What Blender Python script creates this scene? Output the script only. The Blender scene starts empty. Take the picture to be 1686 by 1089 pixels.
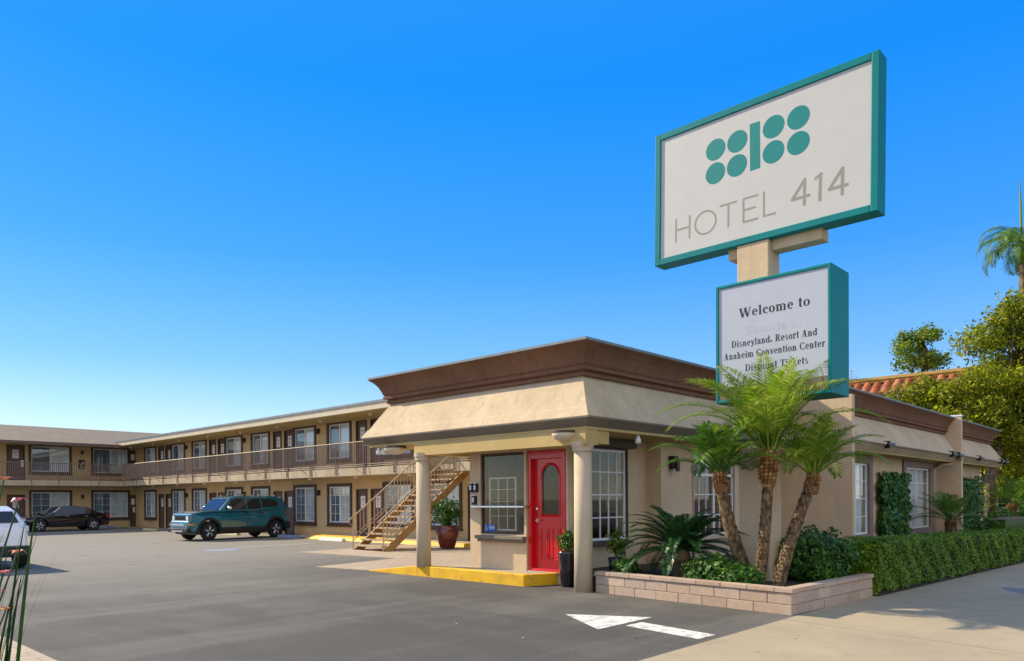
import bpy, math, random
import numpy as np
from mathutils import Vector, Matrix
random.seed(7); rng = np.random.default_rng(11)
R = math.radians
sc = bpy.context.scene
COL = sc.collection

# ------------------------------------------------------------------ camera, sky, sun, exposure
HFOV_F = 1238.79 / 1686.0
cam = bpy.data.cameras.new("camera"); camo = bpy.data.objects.new("camera", cam); COL.objects.link(camo)
cam.sensor_fit = 'HORIZONTAL'; cam.sensor_width = 36.0; cam.lens = 36.0 * HFOV_F
cam.shift_y = (822.0 - 544.5) / 1686.0; cam.clip_end = 3000
fwd = Vector((.7278837, .6857006, 0)); rgt = Vector((.6857006, -.7278837, 0)); up = Vector((0, 0, 1))
ro = R(0.4)
r2 = rgt * math.cos(ro) - up * math.sin(ro); u2 = up * math.cos(ro) + rgt * math.sin(ro)
camo.matrix_world = Matrix(((r2.x, u2.x, -fwd.x, 0), (r2.y, u2.y, -fwd.y, 0), (r2.z, u2.z, -fwd.z, 1.65), (0, 0, 0, 1)))
sc.camera = camo

SUN_AZ, SUN_EL = 19.0, 35.0            # azimuth: degrees from +Y towards -X
w = bpy.data.worlds.new("World"); sc.world = w; w.use_nodes = True
nt = w.node_tree; bg = nt.nodes['Background']
sky = nt.nodes.new('ShaderNodeTexSky'); sky.sky_type = 'NISHITA'; sky.sun_disc = False
sky.sun_elevation = R(SUN_EL); sky.sun_rotation = R(-SUN_AZ); sky.air_density = 1.0; sky.dust_density = 0.1; sky.ozone_density = 2.0
hs = nt.nodes.new('ShaderNodeHueSaturation'); hs.inputs['Saturation'].default_value = 1.45; hs.inputs['Value'].default_value = 1.1
nt.links.new(sky.outputs[0], hs.inputs['Color'])
# clear-day vertical gradient blended over the physical sky (deep blue overhead, pale at the horizon)
tcw = nt.nodes.new('ShaderNodeTexCoord'); sxyz = nt.nodes.new('ShaderNodeSeparateXYZ'); nt.links.new(tcw.outputs['Generated'], sxyz.inputs[0])
rw = nt.nodes.new('ShaderNodeValToRGB'); nt.links.new(sxyz.outputs['Z'], rw.inputs[0]); cr = rw.color_ramp
while len(cr.elements) < 8: cr.elements.new(.5)
for e, (p_, c_) in zip(cr.elements, ((0.0, (.72, .80, .92)), (.07, (.55, .70, .95)), (.17, (.19, .46, .96)), (.30, (.045, .32, .99)), (.48, (.004, .26, .98)), (.60, (.03, .28, .92)), (.74, (.16, .33, .74)), (1.0, (.22, .35, .64)))):
    e.position = p_; e.color = (*c_, 1)
scl = nt.nodes.new('ShaderNodeVectorMath'); scl.operation = 'SCALE'; scl.inputs[3].default_value = 3.35; nt.links.new(rw.outputs[0], scl.inputs[0])
mxw = nt.nodes.new('ShaderNodeMix'); mxw.data_type = 'RGBA'; mxw.inputs[0].default_value = .82
nt.links.new(hs.outputs[0], mxw.inputs[6]); nt.links.new(scl.outputs[0], mxw.inputs[7]); 
dt = nt.nodes.new('ShaderNodeVectorMath'); dt.operation = 'DOT_PRODUCT'; dt.inputs[1].default_value = (-.55, -.83, 0); nt.links.new(tcw.outputs['Generated'], dt.inputs[0])
mr = nt.nodes.new('ShaderNodeMapRange'); mr.interpolation_type = 'SMOOTHSTEP'; mr.inputs[1].default_value = -.1; mr.inputs[2].default_value = .75; mr.inputs[4].default_value = .75; nt.links.new(dt.outputs['Value'], mr.inputs[0])
mxb = nt.nodes.new('ShaderNodeMix'); mxb.data_type = 'RGBA'; mxb.inputs[7].default_value = (4.1, 3.95, 3.75, 1)  # pale glow added to the sky behind the camera, fills the shaded facades
nt.links.new(mr.outputs[0], mxb.inputs[0]); nt.links.new(mxw.outputs[2], mxb.inputs[6]); nt.links.new(mxb.outputs[2], bg.inputs['Color'])
bg.inputs['Strength'].default_value = 0.15
sl = bpy.data.lights.new("sun", 'SUN'); sl.energy = 3.4; sl.angle = R(0.55); sl.color = (1.0, .85, .60)
so = bpy.data.objects.new("sun", sl); COL.objects.link(so)
sd = Vector((-math.sin(R(SUN_AZ)) * math.cos(R(SUN_EL)), math.cos(R(SUN_AZ)) * math.cos(R(SUN_EL)), math.sin(R(SUN_EL))))
so.rotation_euler = (-sd).to_track_quat('-Z', 'Y').to_euler()
so.location = (0, 0, 40)
sc.view_settings.view_transform = 'Standard'; sc.view_settings.look = 'None'
sc.view_settings.exposure = 1.0; sc.view_settings.gamma = 1.0
sc.render.engine = 'CYCLES'
sc.cycles.max_bounces = 8; sc.cycles.transparent_max_bounces = 12
sc.cycles.use_adaptive_sampling = True

# ------------------------------------------------------------------ materials
def newmat(name):
    m = bpy.data.materials.new(name); m.use_nodes = True
    return m, m.node_tree, m.node_tree.nodes['Principled BSDF']
def N(t, typ, **kw):
    n = t.nodes.new(typ)
    for k, v in kw.items():
        if k in n.inputs: n.inputs[k].default_value = v
        else: setattr(n, k, v)
    return n
def mixc(t, fac, a, b, blend='MIX'):
    n = t.nodes.new('ShaderNodeMix'); n.data_type = 'RGBA'; n.blend_type = blend
    for sock, v in ((n.inputs[0], fac), (n.inputs[6], a), (n.inputs[7], b)):
        if hasattr(v, 'links') or isinstance(v, bpy.types.NodeSocket): t.links.new(v, sock)
        else: sock.default_value = v if not isinstance(v, tuple) else (*v[:3], 1)
    return n.outputs[2]
def ramp(t, sock, stops):
    n = t.nodes.new('ShaderNodeValToRGB'); cr = n.color_ramp
    while len(cr.elements) < len(stops): cr.elements.new(.5)
    for e, (p, c) in zip(cr.elements, stops):
        e.position = p; e.color = (*c, 1) if isinstance(c, tuple) else (c, c, c, 1)
    t.links.new(sock, n.inputs[0]); return n.outputs[0]
def noise(t, scale, detail=4, rough=.6, vec=None):
    n = N(t, 'ShaderNodeTexNoise'); n.inputs['Scale'].default_value = scale; n.inputs['Detail'].default_value = detail; n.inputs['Roughness'].default_value = rough
    if vec is None:
        tc = t.nodes.new('ShaderNodeTexCoord'); vec = tc.outputs['Object']
    t.links.new(vec, n.inputs['Vector']); return n.outputs[0]
def bump(t, b, h, strength, dist):
    n = t.nodes.new('ShaderNodeBump'); n.inputs['Strength'].default_value = strength; n.inputs['Distance'].default_value = dist
    t.links.new(h, n.inputs['Height']); t.links.new(n.outputs[0], b.inputs['Normal'])
def plain(name, c, rough=.6, metal=0, spec=.5, var=.12, scale=3.0, coat=0):
    m, t, b = newmat(name)
    f = noise(t, scale, 5)
    f2 = ramp(t, f, [(.3, 0.0), (.7, 1.0)])
    col = mixc(t, f2, tuple(x * (1 - var) for x in c), tuple(min(1, x * (1 + var)) for x in c))
    t.links.new(col, b.inputs['Base Color'])
    b.inputs['Roughness'].default_value = rough; b.inputs['Metallic'].default_value = metal
    b.inputs['Specular IOR Level'].default_value = spec; b.inputs['Coat Weight'].default_value = coat
    return m
def stucco(name, c, var=.10, bs=.35, streak=.0):
    m, t, b = newmat(name)
    big = ramp(t, noise(t, .9, 5, .65), [(.3, 0.0), (.7, 1.0)]); fine = noise(t, 38, 4, .7); mid = noise(t, 5.5, 4, .6)
    col = mixc(t, big, tuple(x * (1 - var) for x in c), tuple(x * (1 + var) for x in c))
    col = mixc(t, ramp(t, mid, [(.35, 0.0), (.75, .35)]), col, tuple(x * .8 for x in c))
    if streak:
        tc = t.nodes.new('ShaderNodeTexCoord'); mp = t.nodes.new('ShaderNodeMapping'); mp.inputs['Scale'].default_value = (3.2, 3.2, .35); t.links.new(tc.outputs['Object'], mp.inputs[0])
        col = mixc(t, ramp(t, noise(t, 2.2, 6, .7, mp.outputs[0]), [(.5, 0.0), (.72, streak)]), col, tuple(x * .55 for x in c))
    t.links.new(col, b.inputs['Base Color']); b.inputs['Roughness'].default_value = .9; b.inputs['Specular IOR Level'].default_value = .2
    s = t.nodes.new('ShaderNodeMath'); s.operation = 'ADD'; t.links.new(fine, s.inputs[0]); t.links.new(mid, s.inputs[1])
    bump(t, b, s.outputs[0], bs, .02)
    return m
def leafmat(name, dark, light, transl=.3, rough=.45, yellow=None):
    m, t, b = newmat(name)
    g = t.nodes.new('ShaderNodeNewGeometry')
    stops = [(0, dark), (.75, light)]
    if yellow: stops.append((1.0, yellow))
    c1 = ramp(t, g.outputs['Random Per Island'], stops)
    f = ramp(t, noise(t, 1.3, 3), [(.35, 0.0), (.65, 1.0)])
    col = mixc(t, f, mixc(t, .55, c1, dark), c1)
    t.links.new(col, b.inputs['Base Color']); b.inputs['Roughness'].default_value = rough; b.inputs['Specular IOR Level'].default_value = .35
    tr = t.nodes.new('ShaderNodeBsdfTranslucent'); t.links.new(mixc(t, 1.0, col, (1.0, 1.0, .45), 'MULTIPLY'), tr.inputs[0])
    mx = t.nodes.new('ShaderNodeMixShader'); mx.inputs[0].default_value = transl
    t.links.new(b.outputs[0], mx.inputs[1]); t.links.new(tr.outputs[0], mx.inputs[2])
    t.links.new(mx.outputs[0], t.nodes['Material Output'].inputs['Surface'])
    return m
def bark(name, a, c, scale=9, bs=.9, sz=1.0):
    m, t, b = newmat(name)
    tc = t.nodes.new('ShaderNodeTexCoord'); mp = t.nodes.new('ShaderNodeMapping'); mp.inputs['Scale'].default_value = (1, 1, sz)
    t.links.new(tc.outputs['Object'], mp.inputs[0])
    v = t.nodes.new('ShaderNodeTexVoronoi'); v.inputs['Scale'].default_value = scale; t.links.new(mp.outputs[0], v.inputs['Vector'])
    n = noise(t, scale * 2.2, 5, .7)
    col = mixc(t, ramp(t, n, [(.3, 0.0), (.7, 1.0)]), a, c)
    col = mixc(t, ramp(t, v.outputs[0], [(.3, 0.0), (.75, .8)]), col, tuple(x * .3 for x in a))
    t.links.new(col, b.inputs['Base Color']); b.inputs['Roughness'].default_value = .95; b.inputs['Specular IOR Level'].default_value = .1
    bump(t, b, n, bs, .05)
    return m
def glassmat(name, tint=(.75, .8, .82), refl=.12):
    m, t, b = newmat(name)
    tr = t.nodes.new('ShaderNodeBsdfTransparent'); tr.inputs[0].default_value = (*tint, 1)
    gl = t.nodes.new('ShaderNodeBsdfGlossy'); gl.inputs['Roughness'].default_value = .015; gl.inputs[0].default_value = (.95, .95, .95, 1)
    lw = t.nodes.new('ShaderNodeLayerWeight'); lw.inputs['Blend'].default_value = .5
    pw = t.nodes.new('ShaderNodeMath'); pw.operation = 'POWER'; pw.inputs[1].default_value = 4.0; t.links.new(lw.outputs['Facing'], pw.inputs[0])
    ad = t.nodes.new('ShaderNodeMath'); ad.operation = 'MULTIPLY_ADD'; ad.inputs[1].default_value = .55; ad.inputs[2].default_value = refl; ad.use_clamp = True; t.links.new(pw.outputs[0], ad.inputs[0])
    mx = t.nodes.new('ShaderNodeMixShader'); t.links.new(ad.outputs[0], mx.inputs[0]); t.links.new(tr.outputs[0], mx.inputs[1]); t.links.new(gl.outputs[0], mx.inputs[2])
    t.links.new(mx.outputs[0], t.nodes['Material Output'].inputs['Surface'])
    return m
def asphaltmat():
    m, t, b = newmat('asphalt')
    tc = t.nodes.new('ShaderNodeTexCoord')
    big = noise(t, .22, 6, .65, tc.outputs['Object']); mid = noise(t, 1.3, 5, .65, tc.outputs['Object']); fine = noise(t, 55, 3, .8, tc.outputs['Object'])
    mp = t.nodes.new('ShaderNodeMapping'); mp.inputs['Scale'].default_value = (1.1, .16, 1); mp.inputs['Rotation'].default_value = (0, 0, R(12)); t.links.new(tc.outputs['Object'], mp.inputs[0])
    tracks = noise(t, .9, 5, .6, mp.outputs[0])
    col = mixc(t, ramp(t, big, [(.32, 0.0), (.68, 1.0)]), (.042, .041, .039), (.094, .089, .081))
    col = mixc(t, ramp(t, mid, [(.42, 0.0), (.66, .75)]), col, (.040, .039, .037))
    col = mixc(t, ramp(t, tracks, [(.48, 0.0), (.60, .75)]), col, (.036, .035, .034))
    # colour turns paler up the lot, painting in its sheen at grazing angles
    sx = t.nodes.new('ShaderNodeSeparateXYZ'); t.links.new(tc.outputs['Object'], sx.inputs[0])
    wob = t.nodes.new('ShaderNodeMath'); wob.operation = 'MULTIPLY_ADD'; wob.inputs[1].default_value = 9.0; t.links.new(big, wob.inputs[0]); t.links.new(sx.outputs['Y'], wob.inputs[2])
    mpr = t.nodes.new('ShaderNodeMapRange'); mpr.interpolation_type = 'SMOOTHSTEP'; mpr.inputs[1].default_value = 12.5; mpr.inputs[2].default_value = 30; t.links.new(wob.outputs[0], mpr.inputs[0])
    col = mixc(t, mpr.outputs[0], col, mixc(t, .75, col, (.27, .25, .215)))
    mp2 = t.nodes.new('ShaderNodeMapping'); mp2.inputs['Scale'].default_value = (.10, .75, 1); mp2.inputs['Rotation'].default_value = (0, 0, R(-38)); t.links.new(tc.outputs['Object'], mp2.inputs[0])
    col = mixc(t, ramp(t, noise(t, .8, 6, .65, mp2.outputs[0]), [(.50, 0.0), (.66, .5)]), col, mixc(t, .6, col, (.24, .225, .20)))
    # oil drips
    vo = t.nodes.new('ShaderNodeTexVoronoi'); vo.inputs['Scale'].default_value = .55; t.links.new(tc.outputs['Object'], vo.inputs['Vector'])
    col = mixc(t, ramp(t, vo.outputs[0], [(.03, .75), (.14, 0.0)]), col, (.05, .048, .045))
    # hairline cracks
    vc = t.nodes.new('ShaderNodeTexVoronoi'); vc.feature = 'DISTANCE_TO_EDGE'; vc.inputs['Scale'].default_value = .3
    nv = N(t, 'ShaderNodeTexNoise'); nv.inputs['Scale'].default_value = 1.5; t.links.new(tc.outputs['Object'], nv.inputs['Vector'])
    ad = t.nodes.new('ShaderNodeVectorMath'); ad.operation = 'ADD'; t.links.new(tc.outputs['Object'], ad.inputs[0]); t.links.new(nv.outputs['Color'], ad.inputs[1]); t.links.new(ad.outputs[0], vc.inputs['Vector'])
    col = mixc(t, ramp(t, vc.outputs[0], [(.0, .6), (.004, 0.0)]), col, (.05, .05, .048))
    col = mixc(t, ramp(t, fine, [(.40, 0.0), (.68, .75)]), col, mixc(t, .45, col, (.36, .34, .31)))
    t.links.new(col, b.inputs['Base Color']); b.inputs['Roughness'].default_value = .88; b.inputs['Specular IOR Level'].default_value = .3
    bump(t, b, fine, .55, .012)
    return m
def concretemat(name, c, joints=None):
    m, t, b = newmat(name)
    tc = t.nodes.new('ShaderNodeTexCoord')
    big = noise(t, .5, 6, .65, tc.outputs['Object']); fine = noise(t, 70, 3, .8, tc.outputs['Object']); mid = noise(t, 3, 5, .7, tc.outputs['Object'])
    col = mixc(t, ramp(t, big, [(.3, 0.0), (.7, 1.0)]), tuple(x * .85 for x in c), tuple(x * 1.1 for x in c))
    col = mixc(t, ramp(t, mid, [(.5, 0.0), (.8, .5)]), col, tuple(x * .65 for x in c))
    col = mixc(t, ramp(t, fine, [(.3, .35), (.6, 0.0)]), col, tuple(x * .55 for x in c))
    vo = t.nodes.new('ShaderNodeTexVoronoi'); vo.inputs['Scale'].default_value = .9; t.links.new(tc.outputs['Object'], vo.inputs['Vector'])
    col = mixc(t, ramp(t, vo.outputs[0], [(.015, .8), (.05, 0.0)]), col, tuple(x * .35 for x in c))
    t.links.new(col, b.inputs['Base Color']); b.inputs['Roughness'].default_value = .9; b.inputs['Specular IOR Level'].default_value = .25
    bump(t, b, fine, .4, .008)
    return m
def brickmat(name, c1, c2, mortar, bw, rh, vec='Object', rot=(0, 0, 0), bs=.5, msize=.012):
    m, t, b = newmat(name)
    tc = t.nodes.new('ShaderNodeTexCoord'); mp = t.nodes.new('ShaderNodeMapping'); mp.inputs['Rotation'].default_value = rot
    t.links.new(tc.outputs[vec], mp.inputs[0])
    k = t.nodes.new('ShaderNodeTexBrick'); t.links.new(mp.outputs[0], k.inputs['Vector'])
    k.inputs['Color1'].default_value = (*c1, 1); k.inputs['Color2'].default_value = (*c2, 1); k.inputs['Mortar'].default_value = (*mortar, 1)
    k.inputs['Scale'].default_value = 1; k.inputs['Brick Width'].default_value = bw; k.inputs['Row Height'].default_value = rh; k.inputs['Mortar Size'].default_value = msize
    n = noise(t, 2.0, 6, .7); col = mixc(t, ramp(t, n, [(.35, 0.0), (.7, .45)]), k.outputs[0], tuple(x * .6 for x in c1))
    t.links.new(col, b.inputs['Base Color']); b.inputs['Roughness'].default_value = .9
    bump(t, b, k.outputs[1], -bs, .01)
    return m
def islandmat(name, cols, rough=.9, nscale=14, bs=.6):
    m, t, b = newmat(name)
    g = t.nodes.new('ShaderNodeNewGeometry')
    col = ramp(t, g.outputs['Random Per Island'], [(i / (len(cols) - 1), c) for i, c in enumerate(cols)])
    n = noise(t, nscale, 5, .7); n2 = noise(t, 60, 3, .8)
    col = mixc(t, ramp(t, n, [(.4, 0.0), (.75, .5)]), col, mixc(t, .5, col, (.1, .08, .06)))
    t.links.new(col, b.inputs['Base Color']); b.inputs['Roughness'].default_value = rough; b.inputs['Specular IOR Level'].default_value = .2
    bump(t, b, n2, bs, .01)
    return m

M = {}
M['stucco'] = stucco('tan stucco', (.66, .50, .33), streak=.22)
M['stucco_m'] = stucco('motel stucco', (.64, .465, .25), bs=.2)
M['mansard'] = stucco('mansard stucco', (.58, .465, .315), var=.17, bs=.6, streak=.4)
M['column'] = stucco('column stucco', (.56, .46, .33), bs=.2)
M['slab'] = stucco('balcony stucco', (.52, .42, .29), var=.16, streak=.6)
M['soffit'] = stucco('soffit stucco', (.56, .41, .18), bs=.12)
M['fascia'] = stucco('grey brown fascia', (.22, .185, .145), bs=.12)
M['cornice'] = stucco('brown cornice', (.205, .105, .062), var=.2, bs=.25, streak=.6)
M['roofgrey'] = plain('roof edge grey', (.20, .24, .26), .7)
M['shingle'] = brickmat('asphalt shingles', (.20, .16, .12), (.27, .22, .165), (.10, .08, .06), .3, .16, bs=.6, msize=.012)
M['brown'] = plain('dark brown trim', (.075, .048, .036), .6)
M['brown2'] = plain('brown door paint', (.125, .072, .055), .5)
M['wingtrim'] = plain('taupe trim', (.22, .155, .12), .6)
M['white'] = plain('white vinyl', (.80, .80, .80), .4, var=.04)
M['cream'] = plain('cream paint', (.62, .53, .38), .55, var=.08)
M['railing'] = plain('taupe railing paint', (.25, .18, .14), .6)
M['stairpaint'] = plain('cream stair paint', (.47, .345, .21), .5, var=.15)
M['stringer'] = plain('ochre stringer', (.42, .25, .095), .6, var=.2)
M['glass'] = glassmat('window glass', (.92, .95, .97), .06)
M['glassd'] = glassmat('office glass', (.88, .89, .85), .03)
M['curtain'] = plain('white curtain', (.88, .90, .91), .8, var=.03)
M['screen'] = plain('blue grey screen', (.12, .175, .23), .6)
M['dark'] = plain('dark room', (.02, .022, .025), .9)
M['blind'] = plain('grey green blind', (.68, .74, .72), .7)
M['red'] = plain('red gloss paint', (.62, .006, .010), .28, var=.08, coat=.4)
M['yellow'] = plain('yellow kerb paint', (.80, .46, .012), .65, var=.16, scale=2.2)
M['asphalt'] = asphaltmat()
M['concrete'] = concretemat('concrete', (.43, .355, .245))
M['paver'] = brickmat('tan pavers', (.50, .40, .29), (.43, .34, .25), (.30, .25, .19), .4, .2, bs=.4)
M['walk'] = concretemat('walkway concrete', (.42, .37, .29))
M['paint'] = plain('white road paint', (.72, .70, .66), .7, var=.12, scale=9)
_t = M['paint'].node_tree; _b = _t.nodes['Principled BSDF']; _src = _b.inputs['Base Color'].links[0].from_socket
_t.links.new(mixc(_t, ramp(_t, noise(_t, 7, 8, .75), [(.50, 0.0), (.62, .8)]), _src, (.2, .19, .18)), _b.inputs['Base Color'])
_y = M['yellow'].node_tree; _yb = _y.nodes['Principled BSDF']; _ys = _yb.inputs['Base Color'].links[0].from_socket
_y.links.new(mixc(_y, ramp(_y, noise(_y, 5, 8, .75), [(.55, 0.0), (.68, .8)]), _ys, (.30, .20, .08)), _yb.inputs['Base Color'])
M['teal'] = plain('teal sign paint', (.0, .195, .21), .5, var=.08, spec=.2)
M['face'] = plain('sign face acrylic', (.55, .545, .52), .4, var=.03)
M['face2'] = plain('message panel acrylic', (.46, .49, .57), .4, var=.03)
M['tealink'] = plain('teal print', (.0, .215, .20), .4, var=.03)
M['greyink'] = plain('grey print', (.30, .275, .235), .4, var=.03)
M['blackink'] = plain('black print', (.018, .018, .020), .4)
M['ghost'] = plain('faded print', (.415, .445, .52), .4)
M['black'] = plain('black plastic', (.012, .012, .013), .45)
M['tyre'] = plain('tyre rubber', (.014, .014, .014), .85)
M['alloy'] = plain('alloy wheel', (.62, .62, .63), .4, metal=.3)
M['chrome'] = plain('bright metal', (.75, .75, .75), .18, metal=1)
M['carteal'] = plain('teal car paint', (.0, .115, .16), .2, coat=.8, var=.02)
M['carblack'] = plain('black car paint', (.006, .006, .008), .12, coat=1, var=.02)
M['carwhite'] = plain('white car paint', (.78, .78, .82), .25, coat=.8, var=.02)
M['carglass'] = plain('car glass', (.012, .016, .02), .04, spec=.8, var=.0)
M['tail'] = plain('red lamp lens', (.45, .01, .02), .15)
M['lamp'] = plain('clear lamp lens', (.7, .72, .74), .1)
M['amber'] = plain('amber lens', (.8, .3, .03), .2)
M['block'] = islandmat('planter blocks', [(.42, .30, .22), (.52, .38, .28), (.46, .36, .29), (.58, .44, .34)])
M['soil'] = plain('soil', (.05, .035, .022), .95, var=.4, scale=12)
M['bark'] = bark('palm bark', (.23, .145, .08), (.44, .32, .19), 16, 1.0, .6)
M['boss'] = islandmat('palm leaf base stubs', [(.16, .07, .025), (.36, .18, .06), (.55, .36, .17), (.28, .12, .04)], nscale=20)
M['treebark'] = bark('tree bark', (.17, .11, .07), (.34, .25, .17), 7, .8, .35)
M['frond'] = leafmat('date palm frond', (.10, .22, .015), (.36, .50, .05), .42, yellow=(.70, .68, .20))
M['frond_d'] = leafmat('dark palm frond', (.03, .12, .018), (.16, .33, .045), .38, yellow=(.50, .56, .13))
M['cycad'] = leafmat('sago frond', (.016, .075, .022), (.055, .18, .045), .25, .35, yellow=(.20, .32, .07))
M['hedge'] = leafmat('hedge leaf', (.06, .14, .008), (.20, .36, .018), .3, yellow=(.36, .46, .035))
M['shrub'] = leafmat('shrub leaf', (.022, .085, .012), (.085, .22, .028), .3, .4, yellow=(.20, .34, .045))
M['limeshrub'] = leafmat('bright shrub leaf', (.03, .10, .008), (.10, .25, .02), .3, .35)
M['ivy'] = leafmat('ivy leaf', (.02, .09, .014), (.08, .22, .03), .3, .4, yellow=(.17, .32, .05))
M['tree'] = leafmat('street tree leaf', (.07, .11, .008), (.44, .50, .03), .58, yellow=(.80, .70, .06))
M['treeg'] = leafmat('green tree leaf', (.06, .13, .012), (.28, .40, .035), .45, yellow=(.55, .56, .07))
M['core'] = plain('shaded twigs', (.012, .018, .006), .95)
M['redpot'] = plain('red glazed pot', (.14, .020, .012), .18, var=.3, scale=4, coat=.5)
M['blackpot'] = plain('dark glazed pot', (.016, .015, .022), .2, var=.5, scale=5, coat=.5)
M['brownpot'] = plain('brown clay pot', (.16, .11, .075), .7)
M['tile'] = islandmat('terracotta tile', [(.34, .095, .04), (.46, .15, .07), (.52, .21, .11), (.40, .12, .05)])
M['ochre'] = plain('ochre fascia', (.52, .33, .08), .6)
M['pale'] = stucco('pale stucco', (.56, .46, .37), bs=.2)
M['bluesign'] = plain('blue sign', (.01, .08, .40), .4)
M['burg'] = plain('burgundy drape', (.16, .012, .03), .7)
M['interior'] = plain('office interior paint', (.66, .54, .38), .8)
M['wood'] = plain('office desk wood', (.14, .07, .035), .5)
M['notice'] = plain('white notice', (.78, .77, .76), .5, var=.03)
M['stem'] = leafmat('strap leaf', (.008, .045, .012), (.028, .10, .02), .15, .4)
M['petal'] = plain('orange petal', (.72, .20, .03), .5, var=.3)
M['petalp'] = plain('pink petal', (.65, .10, .14), .5, var=.3)

# ------------------------------------------------------------------ mesh helpers
class MB:
    def __init__(s): s.v = []; s.f = []
    def add(s, vs, fs):
        o = len(s.v); s.v += [tuple(p) for p in vs]; s.f += [tuple(i + o for i in f) for f in fs]; return s
    def box(s, x0, x1, y0, y1, z0, z1):
        if x0 > x1: x0, x1 = x1, x0
        if y0 > y1: y0, y1 = y1, y0
        vs = [(x0, y0, z0), (x1, y0, z0), (x1, y1, z0), (x0, y1, z0), (x0, y0, z1), (x1, y0, z1), (x1, y1, z1), (x0, y1, z1)]
        return s.add(vs, [(3, 2, 1, 0), (4, 5, 6, 7), (0, 1, 5, 4), (1, 2, 6, 5), (2, 3, 7, 6), (3, 0, 4, 7)])
    def prism(s, poly, z0, z1):                      # polygon in XY (ccw), extruded
        n = len(poly); z1f = z1 if callable(z1) else (lambda x, y: z1)
        vs = [(x, y, z0) for x, y in poly] + [(x, y, z1f(x, y)) for x, y in poly]
        return s.add(vs, [tuple(range(n - 1, -1, -1)), tuple(range(n, 2 * n))] + [(i, (i + 1) % n, n + (i + 1) % n, n + i) for i in range(n)])
    def tube(s, pts, rad, n=8, cap=True):
        P = [Vector(p) for p in pts]; rr = rad if isinstance(rad, (list, tuple)) else [rad] * len(P)
        rings = []; prev = None
        for i, p in enumerate(P):
            d = (P[min(i + 1, len(P) - 1)] - P[max(i - 1, 0)])
            d = d.normalized() if d.length > 1e-9 else Vector((0, 0, 1))
            a = prev if prev is not None else (Vector((1, 0, 0)) if abs(d.x) < .8 else Vector((0, 1, 0)))
            a = (a - d * a.dot(d)).normalized(); b = d.cross(a); prev = a
            rings.append([p + a * math.cos(2 * math.pi * k / n) * rr[i] + b * math.sin(2 * math.pi * k / n) * rr[i] for k in range(n)])
        vs = [q for r_ in rings for q in r_]; fs = []
        for i in range(len(P) - 1):
            for k in range(n): fs.append((i * n + k, i * n + (k + 1) % n, (i + 1) * n + (k + 1) % n, (i + 1) * n + k))
        if cap: fs.append(tuple(range(n - 1, -1, -1))); fs.append(tuple(range((len(P) - 1) * n, len(P) * n)))
        return s.add(vs, fs)
    def bar(s, a, b, wd): return s.tube([a, b], wd, 4)
    def lathe(s, prof, c=(0, 0, 0), n=24, axis='z'):
        vs = []
        for r_, z in prof:
            for k in range(n):
                A = 2 * math.pi * k / n; p = (r_ * math.cos(A), r_ * math.sin(A), z)
                if axis == 'y': p = (p[0], p[2], p[1])
                if axis == 'x': p = (p[2], p[0], p[1])
                vs.append((p[0] + c[0], p[1] + c[1], p[2] + c[2]))
        fs = [(i * n + k, i * n + (k + 1) % n, (i + 1) * n + (k + 1) % n, (i + 1) * n + k) for i in range(len(prof) - 1) for k in range(n)]
        fs += [tuple(range(n - 1, -1, -1)), tuple(range((len(prof) - 1) * n, len(prof) * n))]
        return s.add(vs, fs)
    def quad(s, a, b, c, d): return s.add([a, b, c, d], [(0, 1, 2, 3)])
    def build(s, name, m, parent=None, smooth=False, bevel=0, seg=2):
        me = bpy.data.meshes.new(name)
        off = root_loc(parent)
        me.from_pydata([(x - off[0], y - off[1], z - off[2]) for x, y, z in s.v], [], s.f)
        me.materials.append(M[m] if isinstance(m, str) else m); me.update()
        if smooth: me.polygons.foreach_set('use_smooth', [True] * len(me.polygons))
        o = bpy.data.objects.new(name, me); COL.objects.link(o)
        if parent: o.parent = parent
        if bevel:
            b = o.modifiers.new('bevel', 'BEVEL'); b.width = bevel; b.segments = seg; b.limit_method = 'ANGLE'; b.angle_limit = R(35); b.harden_normals = False
        return o
def root_loc(o):
    if o is None: return (0, 0, 0)
    while o.parent: o = o.parent
    return tuple(o.location) if o.type == 'EMPTY' else (0, 0, 0)
def tag(o, label=None, cat=None, group=None, kind=None):
    if label: o['label'] = label
    if cat: o['category'] = cat
    if group: o['group'] = group
    if kind: o['kind'] = kind
    return o
def thing(name, label, cat, loc, group=None):
    o = bpy.data.objects.new(name, None); COL.objects.link(o); o.location = loc; o.empty_display_size = .3
    return tag(o, label, cat, group)
def copy_tree(o, parent=None):
    c = o.copy(); COL.objects.link(c)
    if parent: c.parent = parent
    for ch in list(o.children): copy_tree(ch, c)
    return c
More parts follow.
